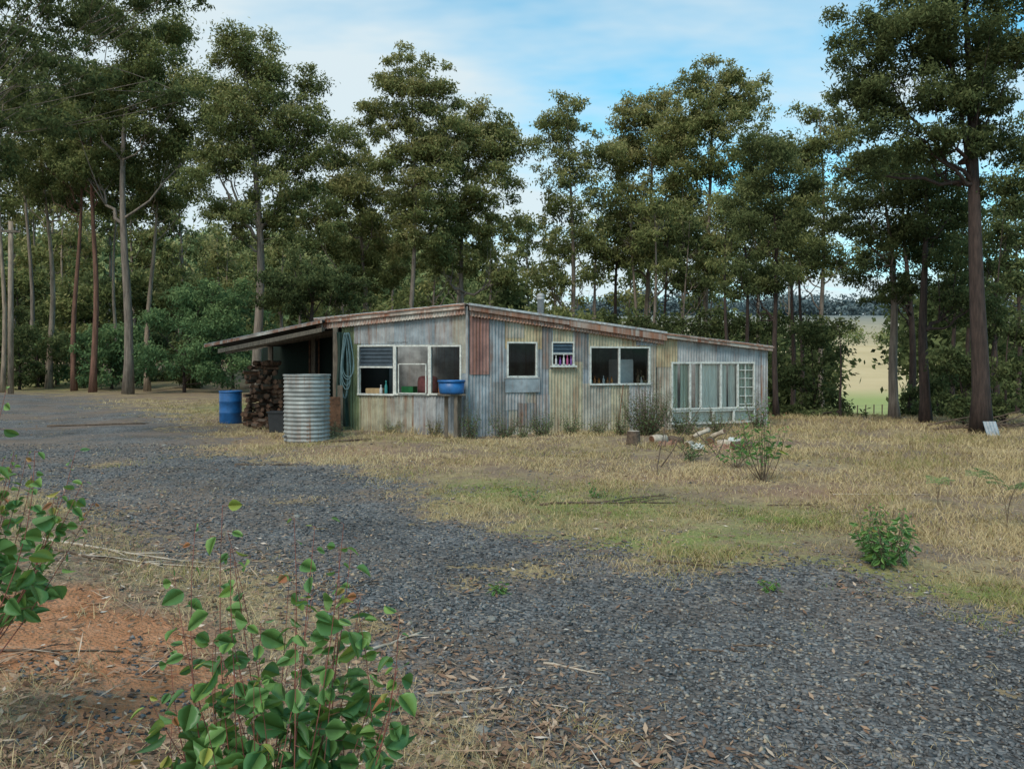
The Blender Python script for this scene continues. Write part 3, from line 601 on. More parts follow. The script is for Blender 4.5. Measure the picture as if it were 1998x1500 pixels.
def logp(px,py,len_,rad,yaw,m,label,name='sawn_log',pitch=0.):
    x,y=W2(px,py); z=g1(x,y)+rad; c,s=math.cos(yaw),math.sin(yaw); t=empty(name,(x,y,z-rad),label,'log')
    P=[(x-c*len_/2*(1-2*k),y-s*len_/2*(1-2*k),z+.01*math.sin(k*5)+pitch*len_*k) for k in np.linspace(0,1,6)]
    mb=MB(); mb.tube(P,[rad*(1+.12*math.sin(q*2+px)) for q in range(6)],10); mb.build('bark',M[m],t,True)
    for A_,B_ in((P[0],P[1]),(P[-1],P[-2])):
        a=np.array(A_); d=unit(a-np.array(B_)); e=MB(); e.tube([a,a+d*.006],rad*.9,12); e.build('cut_end',M['woodend'],t)
for a in [(1285,866,.34,.09,.5,'palelog','pale barked log nearest the sawn round'),(1318,864,.32,.07,-.6,'barkwood','brown log second along the row of sawn logs'),(1345,872,.36,.06,1.1,'palelog','short pale log lying in front of the row of sawn logs'),(1385,868,.3,.09,1.3,'barkwood','thick short brown log in the middle of the log row'),(1418,872,.34,.075,-.5,'palelog','pale log closest to the leafy sapling'),(1368,856,.4,.05,.4,'palelog','thin pale log tilted up at the back of the row','sawn_log',.4),(1448,878,.4,.08,.2,'barkwood','dark log at the foot of the leafy sapling'),(1400,858,.35,.05,-.9,'palelog','small pale log leaning behind the closest pale log','sawn_log',.5)]: logp(*a)
rd=random.Random(9)
for k,(px_,py_,w_,m_,lb) in enumerate([(1300,872,.35,'rust','rusty crumpled sheet offcut beside the pale barked log'),(1360,878,.24,'white','white painted board offcut in front of the log row'),(1432,866,.24,'white','white offcut board propped behind the dark log'),(1405,880,.3,'rust','small rusty offcut lying near the sapling')]):
    x,y=W2(px_,py_); mb=MB(); 
    for q in range(9):
        a=q/8; o_=.02*math.sin(q*1.9+k); mb.v+=[(x+(a-.5)*w_,y+o_,.02),(x+(a-.5)*w_+.05,y+.12+o_,.08+.06*rd.random())]
        if q<8: mb.f.append((2*q,2*q+2,2*q+3,2*q+1))
    tag(mb.build('scrap_offcut',M[m_],None,False,(x,y,0)),lb,'scrap')
fD=96; t=empty('wire_fence',(PX(1660,fD),fD,g1(PX(1660,fD),fD)),'low wire fence with thin dark posts along the green paddock','fence')
pp=[]
for k in range(15):
    px_=1545+k*16; D_=fD+k*.25; x=PX(px_,D_); z=g1(x,D_); h=1.25; pp.append((x,D_,z+h)); mb=MB(); mb.tube([(x,D_,z-.05),(x+.02,D_,z+h+.05)],.07,6); mb.build('post',M['barkwood'],t)
for hh_ in(0,.4,.8):
    mb=MB(); mb.tube([(p[0],p[1],p[2]-hh_-.05) for p in pp],.012,4); mb.build('wire',M['zincdark'],t)
x,y=PX(21,40),40.; z=g1(x,y); t=empty('utility_pole',(x,y,z),'pale straight timber power pole at the far left edge','pole')
zt=PZ(432,40); mb=MB(); mb.tube([(x,y,z-.1),(x,y,zt)],[.14,.11],10); mb.build('shaft',M['barkpale'],t,True); mb=MB(); mb.box((x-.25,y-.14,PZ(452,40)),(1.5,.1,.12),.2); mb.build('crossarm',M['timber'],t)
for dx in(-.85,-.3,.35):
    mb=MB(); mb.lathe((x+dx,y-.15+dx*.2,PZ(452,40)+.06),[(.05,0),(.06,.06),(.03,.1),(.05,.14),(0,.18)],8); mb.build('insulator',M['zincdark'],t)
mb=MB(); x,y=W2(1948,850)
for k in range(18):
    a=k/17*.3; o_=.012*math.sin(k*1.6); mb.v+=[(x+a-.25,y+o_,.0),(x+a-.2,y+.25+o_,.30)]
    if k<17: mb.f.append((2*k,2*k+2,2*k+3,2*k+1))
o=mb.build('scrap_sheet',M['zincblue'],None,False,(x,y,0)); tag(o,'bent blue grey metal sheet in the brush below the big right tree','metal sheet')
# ---------------------------------------------------------------- trees
T=tree
T(250,40,19,[(260,60,120,75),(200,150,100,65),(320,150,100,70),(250,250,110,55),(350,240,65,50),(170,310,70,40)],'tall grey trunked gum standing where the gravel road meets the left forest',seed=1,tint=.40)
T(500,35,21,[(480,105,70,45),(535,165,85,60),(440,200,65,60),(500,270,115,65),(590,270,60,55),(450,350,75,55),(560,370,85,50),(480,430,75,35),(595,450,60,35)],'broad rounded gum with forked trunk rising behind the porch roof',seed=2,tint=.42,forks=.42)
T(802,38,12,[(805,135,65,32),(775,190,75,42),(850,195,42,42),(820,250,90,48),(720,230,32,27),(850,320,75,45),(770,310,65,45),(800,400,75,48),(830,470,60,35)],'tallest slender gum left of the roof peak with crown in tiers',seed=3,tint=.55)
T(905,40,13,[(930,240,65,42),(985,290,50,48),(890,300,75,48),(950,370,85,52),(870,420,70,50),(950,450,65,40),(900,510,70,30),(960,540,50,22)],'dense gum directly behind the peak of the shack roof',seed=4,tint=.5)
T(715,43,12,[(690,300,62,42),(650,370,62,48),(730,390,70,52),(680,450,95,50),(740,510,75,45),(610,420,48,42),(680,550,80,35)],'mid green gum between the broad gum and the tiered slender gum',seed=5,tint=.5)
T(610,33,14,[(600,530,75,45),(650,570,70,40),(555,580,50,35)],'dark low spreading tree leaning over the left half of the roof',lm='leafdark',bark='barkdark',seed=6,tint=.28,low=.2)
T(1112,42,13,[(1115,220,65,28),(1085,260,50,35),(1145,290,60,42),(1090,330,55,35),(1130,390,70,42),(1080,460,65,32),(1150,470,60,32),(1100,540,70,26)],'open airy gum with sky showing through right of the flue',seed=7,cover=.85,tint=.52,dens=2.)
T(1255,45,14,[(1245,225,55,32),(1300,215,50,38),(1230,300,60,52),(1290,310,70,58),(1250,400,80,58),(1310,460,75,50),(1220,480,50,40)],'yellowish dense gum left of the highest crown on the right',seed=8,tint=.62)
T(1385,42,15,[(1380,155,62,30),(1450,170,65,38),(1400,225,90,48),(1340,270,65,52),(1440,300,80,52),(1380,380,95,62),(1340,460,70,48),(1430,480,72,45),(1370,540,70,28)],'highest broad topped gum behind the right half of the shack',seed=9,tint=.52)
T(1515,24,12,[(1480,280,55,42),(1530,330,65,52),(1490,410,70,62),(1550,450,60,55),(1500,530,70,45),(1450,560,45,25)],'dark slender tree rising just beyond the right end of the shack',bark='barkdark',lm='leafdark',seed=10,tint=.5,cover=.9)
T(1605,34,12,[(1590,215,52,27),(1620,280,55,48),(1570,320,50,48),(1600,400,68,55),(1640,480,50,45),(1580,510,55,45)],'slim gum between the dark slender tree and the grey trunked pair',seed=11,tint=.45,cover=.9)
T(1745,23,20,[(1700,370,60,62),(1740,450,58,60),(1690,510,50,42),(1760,560,50,30),(1655,420,38,50),(1770,390,48,60)],'grey trunked tree on the paddock edge left of the dark twin trunk',seed=12,tint=.40,lm='leafdark',cover=.95)
T(1806,22,22,[(1830,390,60,68),(1860,480,68,65),(1800,330,62,52),(1880,580,60,45)],'dark trunked tree between the grey trunk and the biggest right tree',bark='barkdark',seed=13,tint=.42,lm='leafdark',cover=.95)
T(1778,27,15,[(1780,480,55,50),(1740,330,60,50),(1720,570,50,24)],'thin trunked tree squeezed between the grey and dark trunks at right',bark='barkdark',seed=33,tint=.4,lm='leafdark',cover=.9)
T(1915,18.3,36,[(1830,-60,150,75),(1960,-40,110,80),(1740,40,120,60),(1860,70,140,70),(1970,100,65,85),(1700,120,80,58),(1790,170,110,65),(1900,190,95,55),(1690,210,65,48),(1760,280,90,45),(1860,280,75,32),(1970,250,65,65),(1690,330,50,30),(1960,370,45,40)],'largest dark trunked tree at the right edge with crown leaving the frame',bark='barkdark',seed=14,tint=.47,ls=.0058,forks=.52,nmain=10,lm='leafdark',cover=1.05)
for k,(px_,D_,w_,bk_,lb,rg) in enumerate([
 (145,44,11,'barkred','slim red brown trunk third from the left road edge',[(140,290,55,55),(110,350,60,35),(170,220,65,45)]),
 (181,42,13,'barkred','red brown straight trunk close left of the tall grey gum',[(190,310,55,45),(150,250,65,52),(200,180,55,45)]),
 (96,46,13,'barkpale','pinkish forked trunk near the left road edge',[(80,300,65,52),(50,350,60,35),(120,380,50,30)]),
 (288,44,12,'barkpale','sunlit tan trunk right of the tall grey gum',[(290,360,50,40),(330,320,65,48),(310,400,50,25)]),
 (228,48,8,'barkpale','thin pale leaning trunk behind the tall grey gum',[(220,390,50,35),(230,330,55,48)]),
 (5,42,10,'barkpale','pale smooth trunk cut by the left edge beside the power pole',[(0,300,60,60),(20,200,75,65),(-30,380,60,50)]),
 (60,50,9,'bark','thin grey trunk between the power pole and the pinkish trunk',[(60,220,75,65),(40,120,75,55)])]):
    T(px_,D_,w_,rg,lb,bark=bk_,seed=40+k,tint=.42,cover=1.)
rb=random.Random(11)
for k in range(16):
    px_=-60+k*40+rb.uniform(-15,15); D_=rb.uniform(58,85); top=rb.uniform(300,430) if px_<350 else rb.uniform(430,510)
    T(px_,D_,8,[(px_+rb.uniform(-15,15),top,38,35),(px_+rb.uniform(-20,20),top+60,45,35),(px_+rb.uniform(-25,25),top+120,40,30),(px_+rb.uniform(-25,25),top+170,35,25)],'gum in the dense wood beyond the gravel road',group='gums in the wood beyond the road',seed=60+k,tint=rb.uniform(.4,.65),cover=.8,bark=rb.choice(['bark','barkpale']),ls=.0065,dens=1.9)
for k in range(16):
    px_=600+k*62+rb.uniform(-20,20); D_=rb.uniform(52,72); top=rb.uniform(420,490)
    T(px_,D_,8,[(px_,top,38,32),(px_+rb.uniform(-20,20),top+50,48,30),(px_+rb.uniform(-25,25),top+100,45,24)]+([(px_+rb.uniform(-25,25),top+140,45,24)] if px_<840 else []),'smaller gum in the row behind the shack',group='smaller gums behind the shack',seed=90+k,tint=rb.uniform(.4,.6),cover=.7,ls=.0065,dens=1.8)
for k,px_ in enumerate([1165,1205,1240,1275,1300,1335,1360,1420,1455,1475,1545,1562]):
    D_=rb.uniform(34,48); top=rb.uniform(370,440)
    T(px_,D_,rb.uniform(8,12),[(px_+rb.uniform(-15,15),top,40,32),(px_+rb.uniform(-20,20),top+60,45,28),(px_+rb.uniform(-25,25),top+115,38,20)],'slim trunked gum in the belt behind the right half of the shack',group='slim gums behind the right half of the shack',seed=220+k,tint=rb.uniform(.4,.6),cover=.7,bark=rb.choice(['bark','barkdark']),ls=.006,dens=1.8,lm=rb.choice(['leaf','leafdark']))
for k,px_ in enumerate([1860,1890,1945,1985]):
    D_=rb.uniform(27,38); top=rb.uniform(380,450)
    T(px_,D_,11,[(px_,top,45,40),(px_+15,top+70,50,40),(px_-10,top+140,45,30)],'dark trunked tree among the shaded trees at the right edge',group='shaded trees at the right edge',seed=240+k,tint=.4,cover=.8,bark='barkdark',dens=2.,lm='leafdark',ls=.006)
def bush(px,D,regs,label,lm='leafdark',seed=1,tint=.4,group=None,cover=.95,ls=.006,bark='barkdark',name='bush'):
    return tree(px,D,6,regs,label,bark,lm,group,seed,cover,ls,tint,name=name,cat='bush',low=.1,trunkname='stem',crownname='foliage',dens=2.)
for k in range(14):
    px_=-70+k*36; D_=rb.uniform(44,52); bush(px_,D_,[(px_,rb.uniform(670,695),36,40),(px_+10,725,34,26)],'leafy bush in the thicket at the left forest edge',seed=120+k,group='bushes along the left forest edge',tint=rb.uniform(.25,.6),ls=.006,lm=rb.choice(['leafdark','leafdark','leafgreen']))
for k in range(10):
    px_=-70+k*52; D_=rb.uniform(54,58); bush(px_,D_,[(px_,rb.uniform(560,600),45,45),(px_+10,655,45,50)],'tall understorey shrub behind the thicket at left',seed=140+k,group='tall understorey shrubs in the left wood',tint=rb.uniform(.25,.55),ls=.0065,lm='leafdark' if k%2 else 'leaf')
bush(360,42,[(340,600,55,45),(410,620,60,50),(370,690,85,55),(440,710,55,45),(440,570,40,30)],'bright green wattle bush left of the blue drum','leafgreen',161,.55,ls=.005)
bush(455,46,[(460,600,40,35),(480,650,40,50),(500,720,40,40)],'green wattle bush close behind the porch','leafgreen',162,.45)
bush(1590,26,[(1570,650,48,35),(1615,680,48,40),(1570,745,45,40),(1620,785,40,35),(1560,810,40,25),(1540,720,35,35)],'dark open wattle bush right of the shack','leafdark',163,.35,cover=.85)
bush(1640,24,[(1635,640,40,22),(1600,820,45,18),(1660,828,30,10)],'thin dark bush above the paddock fence','leafdark',164,.35,cover=.7)
for k,(px_,D_,rg) in enumerate([(1880,21,[(1880,760,50,50),(1850,700,35,35)]),(1960,20,[(1960,740,50,60),(1980,650,40,45),(1920,800,50,30)]),(2030,20,[(2030,720,50,70)]),(1830,24,[(1840,800,45,30),(1850,740,40,35)]),(1935,26,[(1940,620,50,30),(1990,560,45,40),(1980,440,35,60)]),(1775,25,[(1785,815,30,20),(1775,760,22,25)])]):
    bush(px_,D_,rg,['dark bush left of the big right trunk','dense dark bush right of the big trunk','dark bush cut off by the right edge','low dark bush at the paddock corner','tall dark bush behind the big right trunk','low bush between the grey trunk and the dark trunk'][k],'leafdark',170+k,.42)
for k in range(12):
    px_=640+k*78; bush(px_,38+rb.uniform(-2,3),[(px_,625,48,22),(px_+40,642,48,20)],'low scrub bush behind the shack',seed=180+k,group='scrub bushes behind the shack',lm=rb.choice(['leafdark','leafdark','leaf']),cover=.8,tint=.35)
T(-420,15,20,[(40,10,160,50),(190,0,140,50),(60,95,120,42),(-40,200,80,50),(150,165,120,34),(310,-20,100,34),(-60,60,90,60),(330,185,60,20),(-20,300,50,40),(90,240,80,26)],'near gum outside the left edge whose drooping boughs cross the top left',seed=200,tint=.44,cover=.85,ls=.0065,forks=.5,nmain=9,bark='bark',lm='leafdark',rcs=.7,dens=1.8)
def forest(name,label,n,xr,yr,rc,ls,lm,seed,zoff=2,cover=1.0,zs=None):
    r=np.random.default_rng(seed); cl=[]
    for _ in range(n):
        y=r.uniform(*yr); x=y*r.uniform(*xr); q=rc*r.uniform(.7,1.3); cl.append((np.array([x,y,g1(x,y)+zoff+(r.uniform(0,q*1.2) if zs is None else r.uniform(0,zs))]),q,r.uniform(.2,.7)))
    P,Tn=clumpleaves(cl,ls,r,cover,.5,1.0); V,Fc=leafcloud(P,ls,ls*.5,r,.2); o=npmesh(name,V,Fc,M[lm],None,np.repeat(Tn,4)); tag(o,label,'forest',kind='stuff')
forest('hill_forest','forest covering the hill behind the left half of the scene',620,(-.85,-.04),(95,270),5.,1.,'leaffar',1,3)
forest('ridge_forest','hazy blue green forest on the far ridge at right',500,(-.05,.8),(1250,1600),16,6.,'leafhaze',2,5,.9)
forest('paddock_trees','dark trees dotted across the far paddock slope',45,(.3,.75),(330,520),5,1.6,'leaffar',3,2,.8)
forest('middle_wood','dark wood in the dip beyond the right half of the shack',190,(-.04,.385),(58,88),2.3,.55,'leafdark',5,.5,1.,8)
forest('edge_wood','dark wood in the dip beyond the trees at the right edge',110,(.49,.85),(42,70),2.0,.45,'leafdark',6,.5,.9,9)
# ---------------------------------------------------------------- near shrubs with broad leaves
def leaf_template(wr):
    ts=[0,.12,.35,.6,.82,1.]; ws=[0,.55,1,.92,.55,0]; V=[];mid=[];lf=[];rt=[]
    for t,w_ in zip(ts,ws):
        z=-.16*t*t; mid.append(len(V)); V.append((0,t,z))
        if 0<t<1:
            lf.append(len(V)); V.append((-wr*w_/2,t,z+.10*w_*wr)); rt.append(len(V)); V.append((wr*w_/2,t,z+.10*w_*wr))
    Fs=[]
    for s_ in(lf,rt):
        Fs.append((mid[0],mid[1],s_[0],s_[0])); Fs.append((mid[5],s_[3],mid[4],mid[4]))
        for k in range(3): Fs.append((mid[k+1],mid[k+2],s_[k+1],s_[k]))
    tri=[];
    for f in Fs:
        if f[2]==f[3]: tri.append(f[:3])
        else: tri.append((f[0],f[1],f[2])); tri.append((f[0],f[2],f[3]))
    return np.array(V,float),np.array(tri)
def shrub(name,label,px,D,H,R,nst,lps,lsz,seed,wr=.8,m='broad',stem='stemred',tint=.4,start=.3,off=(0,0),sr=.006,cat='shrub',group=None,young=.6,ry=.8,hmin=.5,bs=.03):
    r=np.random.default_rng(seed); bx=PX(px,D); bz=g1(bx,D); root=empty(name,(bx,D,bz),label,cat,group); sb=MB(); P=[];Dv=[];Ls=[];T_=[]
    for k in range(nst):
        a=r.uniform(0,2*PI); q=R*math.sqrt(r.uniform(0,1)); h=H*(hmin+(1-hmin)*r.random())*(1-.3*(q/R)**2)
        tip=np.array([bx+off[0]+q*math.cos(a),D+off[1]+q*math.sin(a)*ry,bz+h]); s=np.array([bx+r.normal()*bs,D+r.normal()*bs,bz-.02])
        mid=s+(tip-s)*np.array([.75,.75,.35])+r.normal(size=3)*.05*H; C=curve(s,mid,tip,10); sb.tube(C,[sr*(1-.75*t) for t in np.linspace(0,1,10)],5,False)
        C=np.array(C); ts=start+(1-start)*np.linspace(0,1,lps)**.9
        for q_,t in enumerate(ts):
            p=np.array([np.interp(t,np.linspace(0,1,10),C[:,j]) for j in range(3)]); a2=q_*2.4+r.uniform(0,1.)+a; size=lsz*r.uniform(.5,1.2)*(1-young*max(0,(t-.6)/.4)**1.3)
            d=np.array([math.cos(a2),math.sin(a2),r.uniform(-.5,.45)]); d=d/np.linalg.norm(d); pe=p+d*size*.4; sb.tube([p,pe],[sr*.25]*2,3,False)
            P.append(pe); Dv.append(d+np.array([0,0,r.uniform(-.7,.1)])); Ls.append(size); T_.append(np.clip(tint+r.normal()*.15+.6*max(0,(t-.8)/.2)*r.random(),0,1))
    sb.build('stems',M[stem],root,True); P=np.array(P);Dv=unit(np.array(Dv)); n=len(P)
    up=unit(r.normal(size=(n,3))*.8+np.array([0,-.4,.6])); S=unit(np.cross(Dv,up)); Nn=np.cross(S,Dv); V0,F0=leaf_template(wr); mm=len(V0)
    cu=r.uniform(.3,2.4,n)[:,None,None]; wv=r.uniform(.75,1.15,n)[:,None,None]
    V=P[:,None,:]+np.array(Ls)[:,None,None]*(wv*V0[None,:,0:1]*S[:,None,:]+V0[None,:,1:2]*Dv[:,None,:]+cu*V0[None,:,2:3]*Nn[:,None,:])
    Fc=(F0[None]+np.arange(n)[:,None,None]*mm).reshape(-1,3); npmesh('foliage',V.reshape(-1,3),Fc,M[m],root,np.repeat(T_,mm),True)
    return root
shrub('eucalyptus_shrub','large round leaved gum shrub filling the near left foreground',530,2.0,1.14,.36,56,15,.084,301,.80,sr=.003,start=.32,tint=.44,hmin=.38,bs=.07)
shrub('eucalyptus_shrub','round leaved gum shrub cut by the left edge of the view',-230,2.7,1.34,.34,36,14,.08,302,.8,off=(.38,0),sr=.0035,start=.58,tint=.50,hmin=.62,bs=.06)
shrub('small_shrub','bright leafy shrub in the grass at the right foreground',1730,6.4,.58,.36,26,18,.085,303,.40,tint=.48,sr=.005,stem='stembrown')
shrub('young_tree','leafy sapling with thin stem standing before the log row',1487,10.9,1.55,.32,15,16,.10,304,.40,tint=.52,start=.5,sr=.007,stem='stembrown',cat='sapling')
shrub('leafy_bush','spreading leafy regrowth left of the thin stemmed sapling',1435,12.4,.85,.45,11,12,.10,305,.38,tint=.52,sr=.006,stem='stembrown',start=.4)
shrub('leafy_bush','sparse grey green regrowth among the sawn logs',1345,13.2,.6,.4,11,12,.09,306,.35,m='weed',tint=.4,sr=.006,stem='stembrown',start=.3)
for k,(px_,D_,H_,R_,ns,lb,tn) in enumerate([(918,17.3,1.05,.28,24,'grey green weed growing at the corner of the shack',.35),(985,17.4,.85,.42,26,'low weed under the small square window',.4),(1060,17.6,.85,.42,28,'weed clump below the louvred window',.45),(1115,17.9,.75,.35,20,'short weed right of the louvred window',.5),(1262,17.8,1.55,.70,120,'tall bushy weed between the wide window and the sunroom',.32),(1335,18.1,.9,.55,40,'leafy weed before the low sunroom panes',.4),(1400,18.2,.7,.5,28,'straggly weed under the sunroom curtains',.5),(1478,18.8,1.1,.42,30,'weed at the right end of the shack',.4),(850,17.9,.55,.3,14,'thin dry weed under the corner window',.8),(760,18.3,.45,.35,14,'pale weed below the middle window',.8),(1165,17.9,.6,.35,16,'dry pale weed under the left pane of the wide window',.7),(1212,18.0,.8,.35,18,'dry stalky weed under the mullion of the wide window',.65),(1020,17.4,.55,.25,12,'pale weed in front of the small grey patch sheet',.7),(655,17.4,.45,.3,12,'dry weed right of the tank foot',.8)]):
    shrub('weed_bush',lb,px_,D_,H_,R_,ns,22,.065,310+k,.32,m='weed',stem='stembrown',tint=tn,start=.15,sr=.006,cat='weed')
for k,(px_,py_,H_,lb) in enumerate([(1030,985,.35,'small green sprig left of the fallen branch'),(1500,1150,.14,'tiny green weed sprouting from the gravel edge'),(1165,975,.25,'green seedling near the centre of the grass'),(970,1155,.10,'tiny green tuft on the middle of the gravel')]):
    D_=F*CH/(py_-HZ); shrub('seedling',lb,px_,D_,H_,H_*.6,7,8,.05,330+k,.45,tint=.55,sr=.003,stem='stembrown',cat='plant')
def fern(px,py,H,seed,label):
    D=F*CH/(py-HZ); r=np.random.default_rng(seed); x=PX(px,D); z=g1(x,D); root=empty('bracken_fern',(x,D,z),label,'fern'); P=[];Dv=[];sb=MB()
    for k in range(3):
        a=r.uniform(0,6.3); tip=np.array([x+math.cos(a)*H*.55,D+math.sin(a)*H*.55,z+H*r.uniform(.75,1)]); s=np.array([x,D,z]); C=np.array(curve(s,s+np.array([0,0,H*.9]),tip,12)); sb.tube(C,[.004*(1-.7*t) for t in np.linspace(0,1,12)],4,False)
        side=np.array([-math.sin(a),math.cos(a),0])
        for q in range(6,12):
            for sg in(-1,1):
                l=H*.26*(1-(q-6)/6.5); 
                for u in np.linspace(.1,1,9): P.append(C[q]+side*sg*l*u+np.array([0,0,-.1*l*u*u])); Dv.append(C[min(q+1,11)]-C[q-1]+r.normal(size=3)*.02)
    sb.build('stalk',M['stembrown'],root); P=np.array(P);Dv=unit(np.array(Dv)); S=unit(np.cross(Dv,np.array([0,0,1.])+r.normal(size=P.shape)*.2)); l=.022*H/.5
    V=np.stack([P-Dv*l,P+S*l*.25,P+Dv*l,P-S*l*.25],1).reshape(-1,3); npmesh('fronds',V,np.arange(len(V)).reshape(-1,4),M['leafgreen'],root,np.full(len(V),.9))
fern(1965,1030,.6,1,'taller bracken fern at the right edge of the grass'); fern(1830,985,.38,2,'small bracken fern left of the taller fern'); fern(1900,960,.3,3,'low fern behind the two brackens')
# ---------------------------------------------------------------- sticks
rs_=random.Random(21)
def stick(px,py,ln,yaw,rad,label,m='barkwood',zz=0.,rise=0.,name='fallen_branch',group=None):
    x,y=W2(px,py,zz); c,s=math.cos(yaw),math.sin(yaw); P=[]
    for k in range(8):
        t=k/7-.5; xx=x+c*ln*t+rs_.uniform(-1,1)*ln*.025; yy=y+s*ln*t+rs_.uniform(-1,1)*ln*.025; P.append((xx,yy,g1(xx,yy)+rad*.7+rise*(t+.5)*ln))
    mb=MB(); mb.tube(P,[rad*(1-.6*k/7) for k in range(8)],6)
    for q in range(2):
        k=rs_.randint(3,5); p=np.array(P[k]); a=yaw+rs_.choice([-.6,.6]); l=ln*.3; e=p+np.array([math.cos(a)*l,math.sin(a)*l,.03*l]); e[2]=g1(e[0],e[1])+rad*.6+rise*l; mb.tube([p,(p+e)/2+np.array([0,0,.01]),e],[rad*.5,rad*.4,rad*.2],5)
    tag(mb.build(name,M[m],None,True,P[0]),label,'branch',group)
for a in [(230,1075,1.5,-.15,.014,'long curved bark strip behind the gum shrub at left','palelog',.1),(300,1095,1.1,.1,.012,'second bark strip below the long curved one','palelog',.1),(160,1100,1.0,-.35,.014,'bark strip nearest the left edge shrub','barkwood',.1),(1190,985,1.6,.1,.016,'forked dead branch lying on the central grass','barkwood'),(1240,975,1.0,.6,.012,'thin dead branch crossing the forked one','barkwood'),(1350,1105,.6,-.4,.012,'short stick at the edge of the grass and gravel','barkwood'),(1120,1300,.35,-.5,.008,'small forked twig on the near gravel','palelog'),(1400,1260,.35,-.1,.007,'thin dark twig on the gravel right of centre','barkwood'),(770,1255,.45,.9,.012,'pale bark piece just above the near shrub','palelog'),(1230,1450,.25,.2,.006,'twig near the bottom edge of the gravel','barkwood'),(1030,1425,.3,-.1,.007,'twig on the litter at bottom centre','barkwood'),(190,830,2.4,.05,.03,'dark branch lying across the far gravel road','barkwood'),(1560,980,.8,.2,.01,'thin stick in the grass right of the sapling','barkwood'),(1720,965,1.2,-.1,.012,'long stick in the grass before the ferns','palelog'),(1480,1250,.3,0,.006,'straight twig near the centre right of the gravel','barkwood'),(860,1500,.4,1.2,.008,'reddish twig at the bottom beside the shrub','palelog',.2),(930,1330,.5,.3,.008,'pale twig at the edge of the litter and gravel','palelog',.05),(80,1290,.7,.4,.009,'twig lying on the orange soil bank','barkwood',.2),(520,905,1.0,.1,.015,'dark stick on the gravel edge in front of the tank','barkwood'),(700,1150,.4,.5,.007,'short twig on the gravel left of the tiny green tuft','barkwood')]:
    stick(*a)
for k,(px_,py_,yaw,rise) in enumerate([(1290,915,1.2,.9),(1330,905,.6,1.0),(1370,900,2.2,.8),(1415,890,1.0,.7),(1310,885,2.0,.5)]): stick(px_,py_,.9,yaw,.011,['leaning dead stick left of the sapling group','steep dead stick in front of the log row','dead stick leaning toward the sapling','dead stick rising behind the leafy regrowth','low slanting dead stick beside the rusty offcut'][k],'barkwood',0,rise)
for k in range(9): stick(1870+k*14,845-rs_.uniform(0,10),1.4,rs_.uniform(-.5,.5),.03,'dead branch in the brush pile below the big right tree','barkwood',0,rs_.uniform(.05,.35),group='brush pile branches')
for k in range(4): stick(660+k*12,862,.6,rs_.uniform(-.4,.4),.02,'dead branch in the rubble right of the tank','barkwood',0,.05,group='rubble branches by the tank')
def rock(px,py,s,label):
    x,y=W2(px,py); z=g1(x,y); r=random.Random(px); mb=MB(); n=8
    for t,(k,h) in enumerate([(.7,-.3),(1,.0),(.85,.4),(.4,.62)]): mb.v+=[(x+s*k*r.uniform(.75,1.2)*math.cos(2*PI*j/n),y+s*k*r.uniform(.7,1.1)*math.sin(2*PI*j/n),z+s*h*r.uniform(.8,1.2)) for j in range(n)]
    for i_ in range(3):
        for j in range(n): mb.f.append((i_*n+j,i_*n+(j+1)%n,(i_+1)*n+(j+1)%n,(i_+1)*n+j))
    mb.f.append(tuple(3*n+j for j in range(n))); tag(mb.build('rock',M['rock'],None,False,(x,y,z)),label,'rock')
rock(960,1205,.035,'pale stone on the gravel near the centre'); rock(1000,1245,.03,'smaller pale stone just below the first on the gravel'); rock(940,1440,.04,'grey rock beside the litter at bottom centre'); rock(760,1410,.05,'brown rock at the foot of the near shrub'); rock(578,1010,.04,'dark rock on the gravel left of centre'); rock(320,870,.05,'dark stone by the far gravel road')
mb=MB(); x,y=W2(1205,845); tag(mb.tube([(x,y,0),(x+.2,y+.5,1.1)],.012,5).build('garden_stake',M['woodend'],None,False,(x,y,0)),'thin wooden stake leaning on the cream wall sheets','stake')
# ---------------------------------------------------------------- stuff: stones, grass, litter
r=np.random.default_rng(5)
def fan(n,d0,d1,half=.78,pw=1.): 
    D=d0*(d1/d0)**(r.random(n)**pw); x=D*r.uniform(-half,half,n); return x,D
pn=lambda x,y:(np.sin(x*2.1+np.sin(y*1.3)*2)+np.sin(y*2.7+x*.9)+np.sin(x*5.1-y*3.3)*.6+np.sin(x*11+y*7)*.4)/3
bankd=lambda x,y:(x-.27)*-.797+(y-3.2)*-.604
x,y=fan(85000,1.6,16); g=gravelmask(x,y)+.32*pn(x,y); k=g>.40+.2*r.random(len(x)); k|=(g>.12)&(r.random(len(x))<.18); x=x[k];y=y[k]; n=len(x)
base=np.array([(1,0,0),(0,1,0),(-1,0,0),(0,-1,0),(0,0,1),(0,0,-1)],float); fo=np.array([(0,1,4),(1,2,4),(2,3,4),(3,0,4),(1,0,5),(2,1,5),(3,2,5),(0,3,5)])
sz=(.0065+.013*r.random(n)**3+.0008*y)[:,None,None]; ang=r.uniform(0,6.28,n); ca,sa=np.cos(ang),np.sin(ang)
B=base[None]*r.uniform(.5,1.4,(n,6,3))*np.array([1.15,.8,.5])+r.normal(size=(n,6,3))*.15
B=np.stack([B[...,0]*ca[:,None]-B[...,1]*sa[:,None],B[...,0]*sa[:,None]+B[...,1]*ca[:,None],B[...,2]],-1)*sz
V=B+np.stack([x,y,gz(x,y)+.003],-1)[:,None]; o=npmesh('gravel_stones',V.reshape(-1,3),(fo[None]+6*np.arange(n)[:,None,None]).reshape(-1,3),M['stones'],None,np.repeat(np.clip(r.normal(.46,.25,n)+.14*pn(x*.6,y*.6),0,1),6)); tag(o,'loose blue grey crushed stones on the gravel drive','gravel',kind='stuff')
